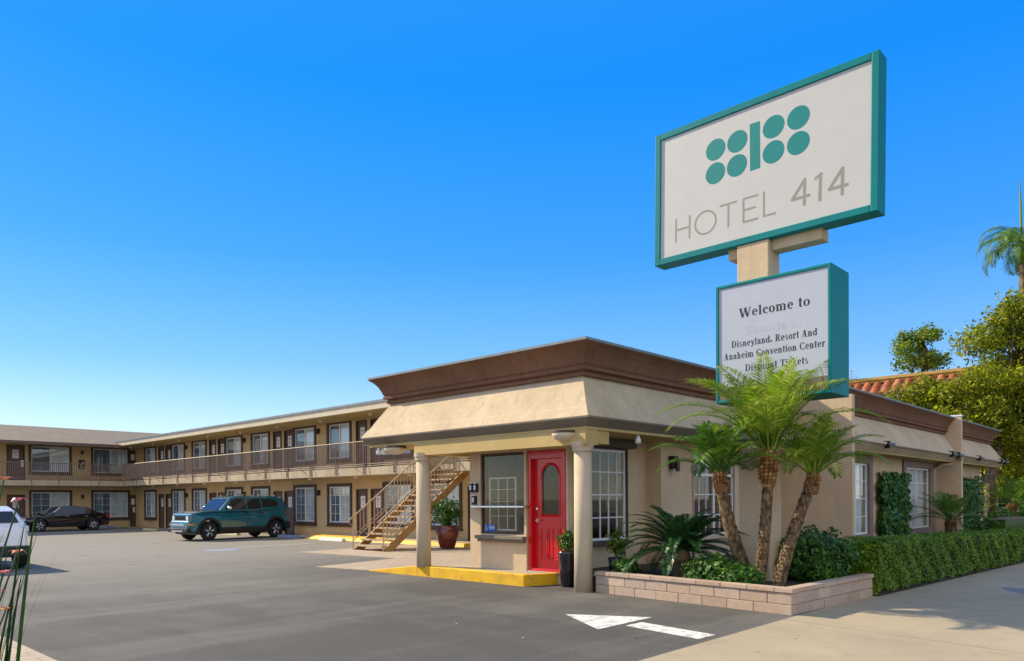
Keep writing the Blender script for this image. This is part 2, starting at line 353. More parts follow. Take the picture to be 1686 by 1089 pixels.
def cards(name, pos, nrm, ln, wd, m, parent=None, droop=0.0):
    """many leaf-shaped faces: pos (n,3), nrm (n,3) facing, ln/wd (n)"""
    n = len(pos); off = np.array(root_loc(parent))
    nrm = nrm / (np.linalg.norm(nrm, axis=1, keepdims=True) + 1e-9)
    t = rng.normal(size=(n, 3)); t[:, 2] -= droop; t -= nrm * (t * nrm).sum(1, keepdims=True); t /= (np.linalg.norm(t, axis=1, keepdims=True) + 1e-9)
    b = np.cross(nrm, t)
    ln = np.asarray(ln)[:, None]; wd = np.asarray(wd)[:, None]
    V = np.stack([pos - t * ln * .5, pos + b * wd * .5 - t * ln * .08 - nrm * wd * .1, pos + t * ln * .5 - nrm * ln * .12, pos - b * wd * .5 - t * ln * .08 - nrm * wd * .1], 1) - off
    me = bpy.data.meshes.new(name)
    me.vertices.add(4 * n); me.vertices.foreach_set('co', V.reshape(-1).astype(np.float32))
    me.loops.add(4 * n); me.loops.foreach_set('vertex_index', np.arange(4 * n, dtype=np.int32))
    me.polygons.add(n); me.polygons.foreach_set('loop_start', np.arange(0, 4 * n, 4, dtype=np.int32))
    me.update(calc_edges=True); me.validate()
    me.materials.append(M[m]); o = bpy.data.objects.new(name, me); COL.objects.link(o)
    if parent: o.parent = parent
    return o
def shell_points(n, c, rad, inner=.55, lump=None):
    d = rng.normal(size=(n, 3)); d /= np.linalg.norm(d, axis=1, keepdims=True)
    r_ = inner + (1 - inner) * rng.random(n) ** .6
    if lump: r_ = r_ * (1 + lump * np.sin(d[:, 0] * 5 + 1.3) * np.sin(d[:, 1] * 6 + .4) + lump * .6 * np.sin(d[:, 2] * 7 + d[:, 0] * 3))
    return np.array(c) + d * r_[:, None] * np.array(rad), d
class Holes:
    """a wall slab on the plane; f(s,d,z)->world; rectangular openings left out"""
    def __init__(s, axis, pos, sign=-1): s.axis, s.pos, s.sign = axis, pos, sign
    def pt(s, a, d, z): return (s.pos + s.sign * d, a, z) if s.axis == 'x' else (a, s.pos + s.sign * d, z)
    def box(s, mb, a0, a1, d0, d1, z0, z1):
        p, q = s.pt(a0, d0, z0), s.pt(a1, d1, z1)
        return mb.box(p[0], q[0], p[1], q[1], z0, z1)
    def wall(s, mb, a0, a1, z0, z1, holes, th=.2):
        A = sorted({a0, a1, *[h[0] for h in holes], *[h[1] for h in holes]})
        for i in range(len(A) - 1):
            x0, x1 = A[i], A[i + 1]; zs = [z0]
            for h in sorted(holes, key=lambda h: h[2]):
                if h[0] <= x0 + 1e-6 and h[1] >= x1 - 1e-6: zs += [h[2], h[3]]
            zs.append(z1)
            for k in range(0, len(zs), 2):
                if zs[k + 1] - zs[k] > 1e-4: s.box(mb, x0, x1, -th, 0, zs[k], zs[k + 1])
        return mb
    def ring(s, mb, a0, a1, z0, z1, wdt, d0, d1):
        s.box(mb, a0, a0 + wdt, d0, d1, z0, z1); s.box(mb, a1 - wdt, a1, d0, d1, z0, z1)
        s.box(mb, a0 + wdt, a1 - wdt, d0, d1, z0, z0 + wdt); s.box(mb, a0 + wdt, a1 - wdt, d0, d1, z1 - wdt, z1)

# ------------------------------------------------------------------ ground
g = MB(); S = 900
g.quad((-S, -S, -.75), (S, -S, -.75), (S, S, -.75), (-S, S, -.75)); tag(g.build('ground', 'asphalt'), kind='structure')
lot = MB()
def sheet(mb, x0, x1, y0, y1, nx, ny, zf):
    vs = [(x0 + (x1 - x0) * i / nx, y0 + (y1 - y0) * j / ny) for j in range(ny + 1) for i in range(nx + 1)]
    mb.add([(x, y, zf(x, y)) for x, y in vs], [(j * (nx + 1) + i, j * (nx + 1) + i + 1, (j + 1) * (nx + 1) + i + 1, (j + 1) * (nx + 1) + i) for j in range(ny) for i in range(nx)])
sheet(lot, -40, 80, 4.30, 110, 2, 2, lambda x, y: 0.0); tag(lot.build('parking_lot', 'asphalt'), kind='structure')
def walkz(x, y): return -.022 * min(max(x - 13.2, 0), 22) - .035 * max(0, 4.30 - y) + .004
sw = MB()
slabs = [-30, 2.35, 6.3] + [9.9 + 3.05 * i for i in range(24)]
for i in range(len(slabs) - 1):
    x0, x1 = slabs[i] + .006, slabs[i + 1] - .006
    for (y0, y1) in ((-2.0, 1.35), (1.362, 4.296)):
        nx = max(1, int((x1 - x0) / 3)); sheet(sw, x0, x1, y0, y1, nx, 1, walkz)
tag(sw.build('sidewalk', 'concrete'), kind='structure')
jt = MB(); sheet(jt, -30, 78, -2.0, 4.296, 60, 2, lambda x, y: walkz(x, y) - .012); tag(jt.build('sidewalk_joint', M['core']), kind='structure')
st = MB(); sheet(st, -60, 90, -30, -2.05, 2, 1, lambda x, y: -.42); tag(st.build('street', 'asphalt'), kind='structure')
# left-hand paved strip
lp = MB(); lp.prism([(-6, 4.32), (2.30, 4.32), (2.30, 10.3), (1.4, 11.4), (-6, 11.8)], -.05, .10); tag(lp.build('left_pavement', 'paver'), kind='structure')
# pavers round the office
pv = MB(); pv.prism([(10.5, 14.4), (17.55, 14.4), (17.55, 21.6), (12.75, 21.4), (13.15, 16.85), (10.2, 16.3)], -.05, .012); tag(pv.build('paver_apron', 'paver'), kind='structure')
def platz(x, y): return .205 if y < 12.7 else max(.016, .205 - (y - 12.7) / 1.7 * .19)
pf = MB()
for (ya, yb) in ((9.32, 12.7), (12.7, 14.4)):
    pf.prism([(10.62, ya if ya > 10 else 9.66), (11.18, ya if ya > 10 else 9.43), (17.5, ya if ya > 10 else 9.43), (17.5, yb), (10.62, yb)], -.05, platz)
tag(pf.build('porch_floor', 'walk'), kind='structure')
yk = MB()
pts = [(14.42, .02), (12.7, .22), (9.56, .22)]
for (ya, za), (yb, zb) in zip(pts[:-1], pts[1:]):
    yk.add([(10.46, ya, -.02), (10.46, yb, -.02), (10.46, yb, zb), (10.46, ya, za), (10.66, ya, -.02), (10.66, yb, -.02), (10.66, yb, zb), (10.66, ya, za)], [(0, 3, 2, 1), (3, 7, 6, 2), (4, 5, 6, 7), (0, 4, 7, 3), (1, 2, 6, 5)])
yk.prism([(10.46, 9.556), (11.15, 9.30), (11.15, 9.46), (10.66, 9.64)], -.02, .22)
tag(yk.build('porch_kerb', 'yellow', bevel=.012), kind='structure')
# motel walkway with yellow kerb
wk = MB(); wk.box(17.85, 19.0, 15.0, 29.3, -.05, .13); wk.box(18.15, 19.0, 29.3, 51.8, -.05, .02); tag(wk.build('motel_walkway', 'walk'), kind='structure')
mk = MB(); mk.add([(17.6, 15, 0), (17.6, 29.0, 0), (17.85, 29.4, .0), (17.85, 15, 0), (17.7, 15, .135), (17.7, 28.2, .135), (17.85, 28.2, .135), (17.85, 15, .135)], [(0, 4, 5, 1), (4, 7, 6, 5), (1, 5, 6, 2), (0, 3, 7, 4)])
mk.add([(17.85, 29.3, .134), (17.85, 24.0, .134), (18.5, 24.0, .134), (18.5, 29.3, .134)], [(0, 1, 2, 3)])
tag(mk.build('motel_kerb', 'yellow'), kind='structure')
# painted arrow and parking markings (sheets 4 mm above the asphalt)
def mark(name, poly, z=.004, m='paint'):
    b = MB(); b.add([(x, y, z) for x, y in poly], [tuple(range(len(poly)))]); return tag(b.build(name, m), kind='structure')
mark('arrow_head_marking', [(8.32, 6.81), (7.62, 5.71), (8.89, 5.73)])
mark('arrow_shaft_marking', [(8.07, 5.61), (7.86, 4.44), (8.24, 4.42), (8.45, 5.61)])
for (a, b_) in (((12.6, 25.4), (15.6, 25.4)),):
    mark('bay_line_marking', [(a[0], a[1] - .05), (b_[0], b_[1] - .05), (b_[0], b_[1] + .05), (a[0], a[1] + .05)])
mark('blue_bay_marking', [(11.2, 24.0), (12.3, 24.0), (12.3, 25.0), (11.2, 25.0)], m=plain('faded blue paint', (.24, .28, .40), .8, var=.3))
uc = MB()
for i in range(9): uc.box(16.2 + i * .1, 16.26 + i * .1, 2.55, 3.05, walkz(16.5, 2.8) - .01, walkz(16.5, 2.8) + .004)
tag(uc.build('drain_grate', 'roofgrey'), 'small grey slotted cover set in the shaded sidewalk before the hedge', 'drain cover')

# ------------------------------------------------------------------ hotel office (near building with the red door)
office = thing('hotel_office', 'single storey tan stucco hotel office with brown cornice, red door and long street side wing', 'building', (14, 9, 0))
def sweep(path, prof):                               # path: (x,y,ix,iy) inward directions; prof: (inset d, z)
    mb = MB(); n = len(prof)
    vs = [(x + ix * d, y + iy * d, z) for (x, y, ix, iy) in path for d, z in prof]
    fs = [(i * n + k, (i + 1) * n + k, (i + 1) * n + k + 1, i * n + k + 1) for i in range(len(path) - 1) for k in range(n - 1)]
    return mb.add(vs, fs)
EPATH = [(19.66, 7.9, 0, 1), (10.3, 7.9, 1, 1), (10.3, 14.5, 1, -1), (19.6, 14.5, 0, -1)]
WPATH = [(38.5, 11.8, -1, 0), (38.5, 6.8, -1, 1), (19.84, 6.8, 0, 1)]
P_FASC = [(.2, 2.86), (.185, 2.88), (0, 3.055), (.0, 3.085)]
P_MANS = [(.0, 3.085), (.10, 3.25), (.135, 3.27), (.30, 3.56), (.5, 3.88)]
P_CORN = [(.5, 3.872), (.425, 3.874), (.425, 3.935), (.45, 3.95), (.45, 3.965), (.365, 3.98), (.365, 4.035), (.39, 4.05), (.36, 4.09), (.335, 4.16), (.28, 4.27), (.20, 4.36), (.13, 4.41), (.13, 4.425)]
P_CAP = [(.13, 4.427), (.115, 4.43), (.115, 4.475), (.6, 4.48)]
for path in (EPATH, WPATH):
    fx = sweep(path, P_FASC).build('fascia', 'fascia' if path is EPATH else 'mansard', office)
    sweep(path, P_MANS).build('mansard', 'mansard', office)
    cn = sweep(path, P_CORN).build('cornice', 'cornice', office)
    sweep(path, P_CAP).build('roof_edge', 'roofgrey', cn)
rd = MB(); rd.box(10.85, 19.6, 8.45, 13.95, 4.30, 4.44); rd.box(19.9, 37.95, 7.35, 11.8, 4.30, 4.44); rd.build('roof', 'roofgrey', office)
sf = MB(); sf.box(10.45, 19.6, 8.05, 14.35, 2.865, 2.93); sf.box(19.85, 38.3, 6.97, 11.7, 2.865, 2.93); sf.build('soffit', 'soffit', office)
# beams on the columns
bm = MB(); bm.box(10.42, 10.78, 8.05, 12.72, 2.60, 2.86); bm.box(10.78, 12.5, 12.38, 12.72, 2.62, 2.86); bm.box(10.78, 11.16, 8.08, 8.42, 2.63, 2.86); bm.build('beam', 'soffit', office)
def column(x, y, z0, r_):
    c = MB(); c.lathe([(r_ * 1.0, z0), (r_ * .99, z0 + .9), (r_ * .95, 2.48)], (x, y, 0), 28)
    o = c.build('column', 'column', office, smooth=True)
    k = MB(); k.lathe([(r_ * .95, 2.46), (r_ * 1.12, 2.50), (r_ * 1.12, 2.53), (r_ * 1.22, 2.58), (r_ * 1.22, 2.66)], (x, y, 0), 28)
    k.build('capital', 'column', o)
column(10.60, 8.25, -.01, .166); column(10.53, 12.55, .20, .158)
# walls
W = MB()
WX = Holes('x', 11.1); WX2 = Holes('x', 11.16); WY = Holes('y', 9.05); WY2 = Holes('y', 8.7); WY3 = Holes('y', 7.6)
WX.wall(W, 10.07, 11.69, .2, 2.865, [(10.13, 11.37, .93, 2.6)], .18)
WX2.wall(W, 9.05, 10.068, .0, 2.865, [(9.10, 10.055, .205, 2.6)], .16)
WY.wall(W, 11.322, 13.88, .0, 2.864, [(11.36, 13.08, .80, 2.645)], .2)
W.box(13.88, 14.08, 8.7, 9.25, 0, 2.863)
WY2.wall(W, 14.08, 19.66, 0, 2.862, [(15.2, 17.15, .78, 2.67)], .2)
W.box(11.28, 19.6, 11.5, 11.69, .1, 2.861)
WY3.wall(W, 19.84, 37.6, -.6, 2.864, [(21.4, 23.4, .55, 2.62), (27.0, 29.8, .55, 2.62)], .2)
W.box(37.4, 37.6, 7.8, 11.6, -.6, 2.863)
W.box(10.45, 10.63, 8.46, 8.7, -.01, -.005)
W.build('wall', 'stucco', office)
for fxx in (19.66, 30.6):                             # wing walls that rise above the cornice
    f = MB(); f.box(fxx, fxx + .18, 6.74, 8.9, -.6, 4.50 if fxx > 25 else 4.24); o = f.build('fin_wall', 'stucco', office, bevel=.01)
    ft = 4.502
    c = MB(); c.box(fxx - .015, fxx + .195, 6.725, 7.4, ft, ft + .05); (c.build('fin_cap', 'white', o) if fxx > 25 else None)
    if fxx > 25:                                      # sloping white lip along the mansard
        l = MB(); l.add([(fxx - .1, 6.70, 2.9), (fxx - .1, 6.70, 3.1), (fxx - .1, 7.27, 3.98), (fxx - .1, 7.37, 3.9), (fxx - .004, 6.70, 2.9), (fxx - .004, 6.70, 3.1), (fxx - .004, 7.27, 3.98), (fxx - .004, 7.37, 3.9)],
                        [(0, 1, 2, 3), (0, 4, 5, 1), (1, 5, 6, 2), (2, 6, 7, 3), (3, 7, 4, 0)]); l.build('lip', 'pale', o)
# tubes with brackets along the street mansard
for (x0, x1) in ((19.9, 30.3), (30.85, 38.2)):
    tb = MB(); tb.tube([(x0, 6.74, 3.12), (x1, 6.74, 3.10)], .045, 8); o = tb.build('light_tube', 'pale', office)
    for xx in (x0 + 2.6, x1 - .9, x1 - .05):
        b = MB(); b.box(xx - .28, xx + .28, 6.64, 6.82, 3.06, 3.14); b.box(xx - .05, xx + .05, 6.70, 6.9, 3.0, 3.2); b.build('bracket', 'black', o)
# interior
I = MB(); I.box(11.4, 19.5, 9.4, 11.49, .15, .2); I.build('floor', 'wood', office)
I = MB(); I.box(17.3, 17.4, 8.92, 11.49, .2, 2.86); I.box(11.4, 17.3, 11.44, 11.49, .2, 2.86); I.build('inner_wall', 'interior', office)
I = MB(); I.box(12.3, 15.0, 10.6, 11.1, .2, 1.25); I.box(12.2, 15.1, 10.5, 11.2, 1.25, 1.3); I.build('reception_desk', 'wood', office)
for (x, y, z0, z1, wd_, m_) in ((12.1, 9.9, 1.3, 1.75, .5, 'tealink'), (13.6, 11.42, 1.5, 2.1, .7, 'pale'), (15.6, 11.42, 1.4, 2.0, .5, 'notice')):
    b = MB(); b.box(x, x + wd_, y, y + .015, z0, z1); b.build('wall_board', m_, office)
# windows of the office
def window(parent, H, a0, a1, z0, z1, nx, ny, trim='brown', tw=.07, glass='glassd', sash='white', sill=True, proud=.04, mull=None, head=True):
    t = MB()
    if tw:
        H.box(t, a0 - tw, a0, -.02, proud, z0 - tw, z1 + tw); H.box(t, a1, a1 + tw, -.02, proud, z0 - tw, z1 + tw)
        H.box(t, a0, a1, -.02, proud, z1, z1 + tw); H.box(t, a0, a1, -.02, proud, z0 - tw, z0)
    if sill: H.box(t, a0 - tw - .06, a1 + tw + .06, -.01, proud + .08, z0 - tw - .06, z0 - tw)
    wnd = t.build('window', trim, parent, bevel=.006)
    s = MB(); H.ring(s, a0 + .003, a1 - .003, z0 + .003, z1 - .003, .05, -.06, -.01)
    if mull: H.box(s, mull - .035, mull + .035, -.058, -.008, z0 + .05, z1 - .05)
    for i in range(1, nx): a = a0 + (a1 - a0) * i / nx; H.box(s, a - .011, a + .011, -.052, -.022, z0 + .05, z1 - .05)
    for j in range(1, ny): z = z0 + (z1 - z0) * j / ny; H.box(s, a0 + .05, a1 - .05, -.050, -.024, z - .011, z + .011)
    s.build('sash', sash, wnd)
    gl = MB(); H.box(gl, a0 + .05, a1 - .05, -.040, -.034, z0 + .05, z1 - .05); gl.build('glass', glass, wnd)
    return wnd
w1 = window(office, WY, 11.36, 13.08, .80, 2.645, 6, 4, trim='brown', tw=.03, sill=True)
hd = MB(); hd.box(11.33, 13.28, 8.90, 9.047, 2.685, 2.86); hd.build('head_trim', 'brown', w1)
w2 = window(office, WY2, 15.2, 17.15, .78, 2.67, 6, 4, trim='pale', tw=.03, sill=True, mull=16.2)
cu = MB()
for i in range(9): cu.box(15.45 + i * .1, 15.45 + i * .1 + .085, 8.95 + .02 * (i % 2), 8.97 + .02 * (i % 2), .8, 2.1)
cu.build('drape', 'burg', w2)
fr = MB()
for zz in (2.15,): fr.box(15.2, 17.15, 8.71, 8.76, zz, zz + .06)
fr.build('transom', 'white', w2)
for (a0, a1) in ((21.4, 23.4), (27.0, 29.8)):
    wn = window(office, WY3, a0, a1, .55, 2.62, 4, 4, trim='wingtrim', tw=.28, glass='glass', mull=(a0 + a1) / 2, proud=.07)
    c = MB()
    nfold = 60
    for i in range(nfold):
        xa = a0 + .02 + (a1 - a0 - .04) * i / nfold; xb = a0 + .02 + (a1 - a0 - .04) * (i + 1) / nfold
        ya = 7.78 + .03 * (i % 2); yb = 7.78 + .03 * ((i + 1) % 2)
        c.quad((xa, ya, .5), (xb, yb, .5), (xb, yb, 2.66), (xa, ya, 2.66))
    c.build('curtain', 'curtain', wn)
cw = MB(); WX.ring(cw, 10.13, 11.37, .93, 2.6, .035, -.09, -.03); cwo = cw.build('counter_window', 'brown', office)
gl = MB(); WX.box(gl, 10.165, 11.335, -.066, -.06, .965, 2.565); gl.build('glass', 'glassd', cwo)
ib = MB(); WX.box(ib, 10.4, 11.2, -.078, -.068, 1.02, 2.08); 
ib = MB(); WX.ring(ib, 10.45, 11.22, 1.0, 2.1, .03, -.135, -.11)
for q in (10.7, 10.96): WX.box(ib, q - .008, q + .008, -.13, -.115, 1.03, 2.07)
for q in (1.3, 1.6, 1.85): WX.box(ib, 10.48, 11.19, -.128, -.117, q - .006, q + .006)
ib.build('inner_frame', 'white', cwo)
sh = MB(); WX.box(sh, 10.0, 11.50, .005, .17, 1.475, 1.515); sh.build('shelf', 'chrome', cwo, bevel=.008)
sl_ = MB(); WX.box(sl_, 10.05, 11.42, .003, .14, .83, .90); WX.box(sl_, 10.08, 11.39, .003, .09, .77, .83); sl_.build('sill', 'fascia', cwo, bevel=.012)
bs_ = MB(); WX.box(bs_, 10.98, 11.31, -.058, -.05, .975, 1.12); bso = bs_.build('access_sticker', 'bluesign', cwo)
wh = MB()
def xp(mb, a, z, d=-.046): return WX.pt(a, d, z)
for k in range(12):
    A0, A1 = math.pi * (.9 + 1.3 * k / 12), math.pi * (.9 + 1.3 * (k + 1) / 12)
    f = lambda A, r_: WX.pt(11.25 - r_ * math.cos(A), -.046, 1.03 + r_ * math.sin(A))
    wh.quad(f(A0, .026), f(A1, .026), f(A1, .034), f(A0, .034))
WX.box(wh, 11.255, 11.263, -.047, -.045, 1.03, 1.08); WX.box(wh, 11.225, 11.255, -.047, -.045, 1.052, 1.06)
wh.lathe([(.001, -.001), (.011, -.001), (.011, .001)], WX.pt(11.26, -.046, 1.095), 10, 'x')
for q in (1.09, 1.06, 1.03): WX.box(wh, 11.0, 11.17, -.047, -.045, q - .008, q + .004)
wh.build('sticker_marks', 'notice', bso)
# red door
dr = MB(); WX2.ring(dr, 9.104, 10.051, .21, 2.598, .07, -.16, .02); WX2.box(dr, 9.174, 9.981, -.16, .01, 2.44, 2.528)
door = dr.build('door', 'red', office, bevel=.006)
dp = MB()
H2 = Holes('x', 11.16)
def panel_with_arch(mb, a0, a1, z0, z1, ax0, ax1, zb, zt, d0, d1):
    # door leaf with an arched light
    n = 16; cx = (ax0 + ax1) / 2; rx = (ax1 - ax0) / 2; rz = rx * 1.15; zc = zt - rz
    arch = [(cx - rx * math.cos(math.pi * k / n), zc + rz * math.sin(math.pi * k / n)) for k in range(n + 1)]
    H2.box(mb, a0, a1, d0, d1, z0, zb); H2.box(mb, a0, ax0, d0, d1, zb, z1); H2.box(mb, ax1, a1, d0, d1, zb, z1)
    for (p, q) in zip(arch[:-1], arch[1:]):
        vs = [H2.pt(p[0], d1, p[1]), H2.pt(q[0], d1, q[1]), H2.pt(q[0], d1, z1), H2.pt(p[0], d1, z1), H2.pt(p[0], d0, p[1]), H2.pt(q[0], d0, q[1]), H2.pt(q[0], d0, z1), H2.pt(p[0], d0, z1)]
        mb.add(vs, [(0, 1, 2, 3), (0, 4, 5, 1), (7, 6, 5, 4)])
    return arch
arch = panel_with_arch(dp, 9.178, 9.977, .25, 2.438, 9.32, 9.80, 1.32, 2.34, -.13, -.09)
for (a0, a1) in ((9.31, 9.52), (9.60, 9.81)):
    H2.ring(dp, a0, a1, .45, 1.08, .022, -.089, -.075); H2.box(dp, a0 + .045, a1 - .045, -.089, -.078, .5, 1.03)
leaf = dp.build('door_leaf', 'red', door, bevel=.004)
am = MB()
for p, q in zip(arch[:-1], arch[1:]): am.bar(H2.pt(p[0], -.085, p[1]), H2.pt(q[0], -.085, q[1]), .022)
am.bar(H2.pt(arch[0][0], -.085, 1.32), H2.pt(arch[0][0], -.085, arch[0][1]), .022); am.bar(H2.pt(arch[-1][0], -.085, 1.32), H2.pt(arch[-1][0], -.085, arch[-1][1]), .022); am.bar(H2.pt(9.32, -.085, 1.32), H2.pt(9.80, -.085, 1.32), .022)
am.build('door_moulding', 'red', door)
ag = MB(); H2.box(ag, 9.30, 9.82, -.116, -.11, 1.30, 2.36); ag.build('glass', 'glassd', door)
hh = MB(); hh.tube([H2.pt(9.90, -.09, 1.22), H2.pt(9.90, -.03, 1.22), H2.pt(9.79, -.03, 1.23)], .016, 8); hh.lathe([(.035, -.012), (.035, .012)], H2.pt(9.90, -.08, 1.22), 14, 'x'); hk = MB(); hk.lathe([(.028, -.015), (.028, .015)], H2.pt(9.90, -.08, 1.46), 14, 'x'); hk.build('deadbolt', 'chrome', door)
hh.build('handle', 'chrome', door)
th_ = MB(); H2.box(th_, 9.11, 10.045, -.16, .06, .206, .235); th_.build('threshold', 'chrome', door)
# wall boxes, lamps
for (y, z) in ((11.60, 1.90), (11.47, 1.90), (11.52, 1.64)):
    b = MB(); WX.box(b, y - .05, y + .05, .002, .07, z - .1, z + .08); o = b.build('wall_box', 'black', office, bevel=.01)
    c = MB(); WX.box(c, y - .042, y + .042, .002, .085, z + .082, z + .105); WX.box(c, y - .028, y + .028, .071, .082, z - .05, z + .05); c.build('box_cover', 'alloy', o)
def dome(x, y, z=2.86, r_=.24):
    b = MB(); b.lathe([(r_, 0), (r_, -.04)], (x, y, z - .001), 24); o = b.build('ceiling_lamp', 'brown', office)
    c = MB(); c.lathe([(r_ * .96, -.042), (r_ * .92, -.09), (r_ * .7, -.15), (r_ * .3, -.185), (.01, -.19)], (x, y, z), 24); c.build('diffuser', 'cream', o, smooth=True)
dome(10.42, 8.52); dome(10.55, 13.55, r_=.26)
for (x, y) in ((12.15, 8.12), (10.5, 14.1), (10.55, 13.98)):
    b = MB(); b.lathe([(.03, 0), (.035, -.05), (.055, -.08), (.06, -.14), (.03, -.17)], (x, y, 2.858), 12); b.build('floodlight', 'white', office, smooth=True)
lb = MB(); lb.box(14.18, 14.38, 8.56, 8.695, 2.28, 2.56); lb.box(14.22, 14.34, 8.50, 8.56, 2.22, 2.5); lb.build('wall_lamp', 'black', office, bevel=.02)
dn = MB()
for x in (30.36, 30.22): dn.tube([(x, 7.54, -.3), (x, 7.54, 2.6), (x + .1, 7.3, 2.78), (30.58, 7.0, 2.80)], .05, 8)
dn.build('downpipe', 'pale', office, smooth=True)

# ------------------------------------------------------------------ pylon sign
sign = thing('pylon_sign', 'tall pylon sign with teal framed cabinet over a smaller message board on a stucco pole', 'sign', (12.1, 5.66, 0))
p = MB(); p.box(11.9, 12.33, 5.385, 5.94, .0, 5.9); p.build('pole', 'stucco', sign, bevel=.015)
for (ya, yb) in ((4.56, 5.383), (5.942, 6.16)):
    a = MB(); a.box(12.02, 12.30, ya, yb, 5.73, 5.925); a.build('arm', 'stucco', sign, bevel=.012)
TILT = math.tan(R(.9))
def cabinet(x0, x1, y0, y1, z0, z1, fw, rec, lean=0):
    zc = (z0 + z1) / 2; L = lambda y, z: y - (z - zc) * lean
    mb = MB()
    def bx(xa, xb, ya, yb, za, zb):
        vs = [(xa, L(ya, za), za), (xb, L(ya, za), za), (xb, L(yb, za), za), (xa, L(yb, za), za), (xa, L(ya, zb), zb), (xb, L(ya, zb), zb), (xb, L(yb, zb), zb), (xa, L(yb, zb), zb)]
        mb.add(vs, [(3, 2, 1, 0), (4, 5, 6, 7), (0, 1, 5, 4), (1, 2, 6, 5), (2, 3, 7, 6), (3, 0, 4, 7)])
    bx(x0, x1, y0, y0 + fw, z0, z1); bx(x0, x1, y1 - fw, y1, z0, z1); bx(x0, x1, y0 + fw, y1 - fw, z0, z0 + fw); bx(x0, x1, y0 + fw, y1 - fw, z1 - fw, z1)
    o = mb.build('sign_cabinet', 'teal', sign, bevel=.012)
    mb = MB(); bx(x0 + rec, x1 - rec, y0 + fw - .002, y1 - fw + .002, z0 + fw - .002, z1 - fw + .002)
    return o, mb, L
cab, fm, LU = cabinet(11.87, 12.20, 3.66, 7.53, 5.90, 8.28, .115, .03, TILT)
fm.build('sign_face', 'face', cab)
cab2, fm2, LL = cabinet(11.70, 12.46, 4.31, 6.24, 3.24, 5.23, .055, .022, .004)
fm2.build('message_panel', 'face2', cab2)
lbm = MB(); lbm.box(11.712, 11.7225, 4.366, 6.184, 3.296, 3.51); lbm.build('lower_band', 'fascia', cab2)
class Print:                                          # flat shapes printed on a face, (s = towards -Y, t = up)
    def __init__(s, x, L): s.x, s.L, s.mb, s.k = x, L, MB(), 0
    def poly(s, pts):
        s.k += 1; x = s.x - .00006 * (s.k % 9)
        s.mb.add([(x, s.L(y, z), z) for y, z in pts], [tuple(range(len(pts)))])
    def stroke(s, pts, w_, closed=False):             # round-capped stroke of constant width
        pts = list(pts)
        segs = list(zip(pts[:-1], pts[1:])) + ([(pts[-1], pts[0])] if closed else [])
        for (a, b) in segs:
            dx, dz = b[0] - a[0], b[1] - a[1]; l = math.hypot(dx, dz) or 1e-6; nx, nz = -dz / l * w_ / 2, dx / l * w_ / 2; ang = math.atan2(dz, dx); h_ = w_ / 2
            cap = [(b[0] + h_ * math.cos(ang - math.pi / 2 + math.pi * k / 6), b[1] + h_ * math.sin(ang - math.pi / 2 + math.pi * k / 6)) for k in range(7)]
            cap += [(a[0] + h_ * math.cos(ang + math.pi / 2 + math.pi * k / 6), a[1] + h_ * math.sin(ang + math.pi / 2 + math.pi * k / 6)) for k in range(7)]
            s.poly(cap)
    def ell(s, cy, cz, ry, rz): s.poly([(cy + ry * math.cos(2 * math.pi * k / 40), cz + rz * math.sin(2 * math.pi * k / 40)) for k in range(40)])
XF = 11.87 + .03 - .0008
inv = lambda y, z: y + (z - 7.09) * TILT              # measured positions already include the lean
em = Print(XF, LU)
for (y, z) in ((6.32, 7.66), (5.92, 7.67), (5.285, 7.70), (4.875, 7.705), (6.33, 7.255), (5.93, 7.265), (5.29, 7.29), (4.88, 7.30)): em.ell(inv(y, z), z, .185, .183)
em.poly([(inv(5.695, 7.9) , 7.88), (inv(5.515, 7.9), 7.875), (inv(5.515, 7.1), 7.10), (inv(5.695, 7.1), 7.095)])
em.mb.build('emblem', 'tealink', cab)
ht = Print(XF, LU); hw = .034
def uS(pts, w_=hw, closed=False): ht.stroke([(inv(y, z), z) for y, z in pts], w_, closed)
zb, zt = 6.265, 6.65
uS([(7.115, zb - .01), (7.105, zt)]); uS([(6.84, zb), (6.83, zt)]); uS([(7.11, 6.46), (6.835, 6.46)])
uS([(6.525 + .2 * math.cos(2 * math.pi * k / 36), 6.455 + .195 * math.sin(2 * math.pi * k / 36)) for k in range(36)], hw, True)
uS([(6.235, zt + .01), (5.945, zt + .01)]); uS([(6.09, zt + .01), (6.095, zb + .01)])
uS([(5.57, zt + .015), (5.815, zt + .015), (5.82, zb + .012), (5.575, zb + .012)]); uS([(5.815, 6.475), (5.61, 6.475)])
uS([(5.455, zt + .025), (5.46, zb + .018), (5.265, zb + .018)])
w4 = .050
ht.mb.build('lettering', 'greyink', cab); ht.mb = MB()
for sx in (0, .585):
    uS([(4.79 - sx, 6.295), (4.78 - sx, 6.69), (4.985 - sx, 6.42), (4.715 - sx, 6.42)], w4)
uS([(4.605, 6.655), (4.52, 6.70), (4.55, 6.30)][:2], w4); uS([(4.53, 6.70), (4.545, 6.30)], w4)
ht.mb.build('lettering', 'greyink', cab)
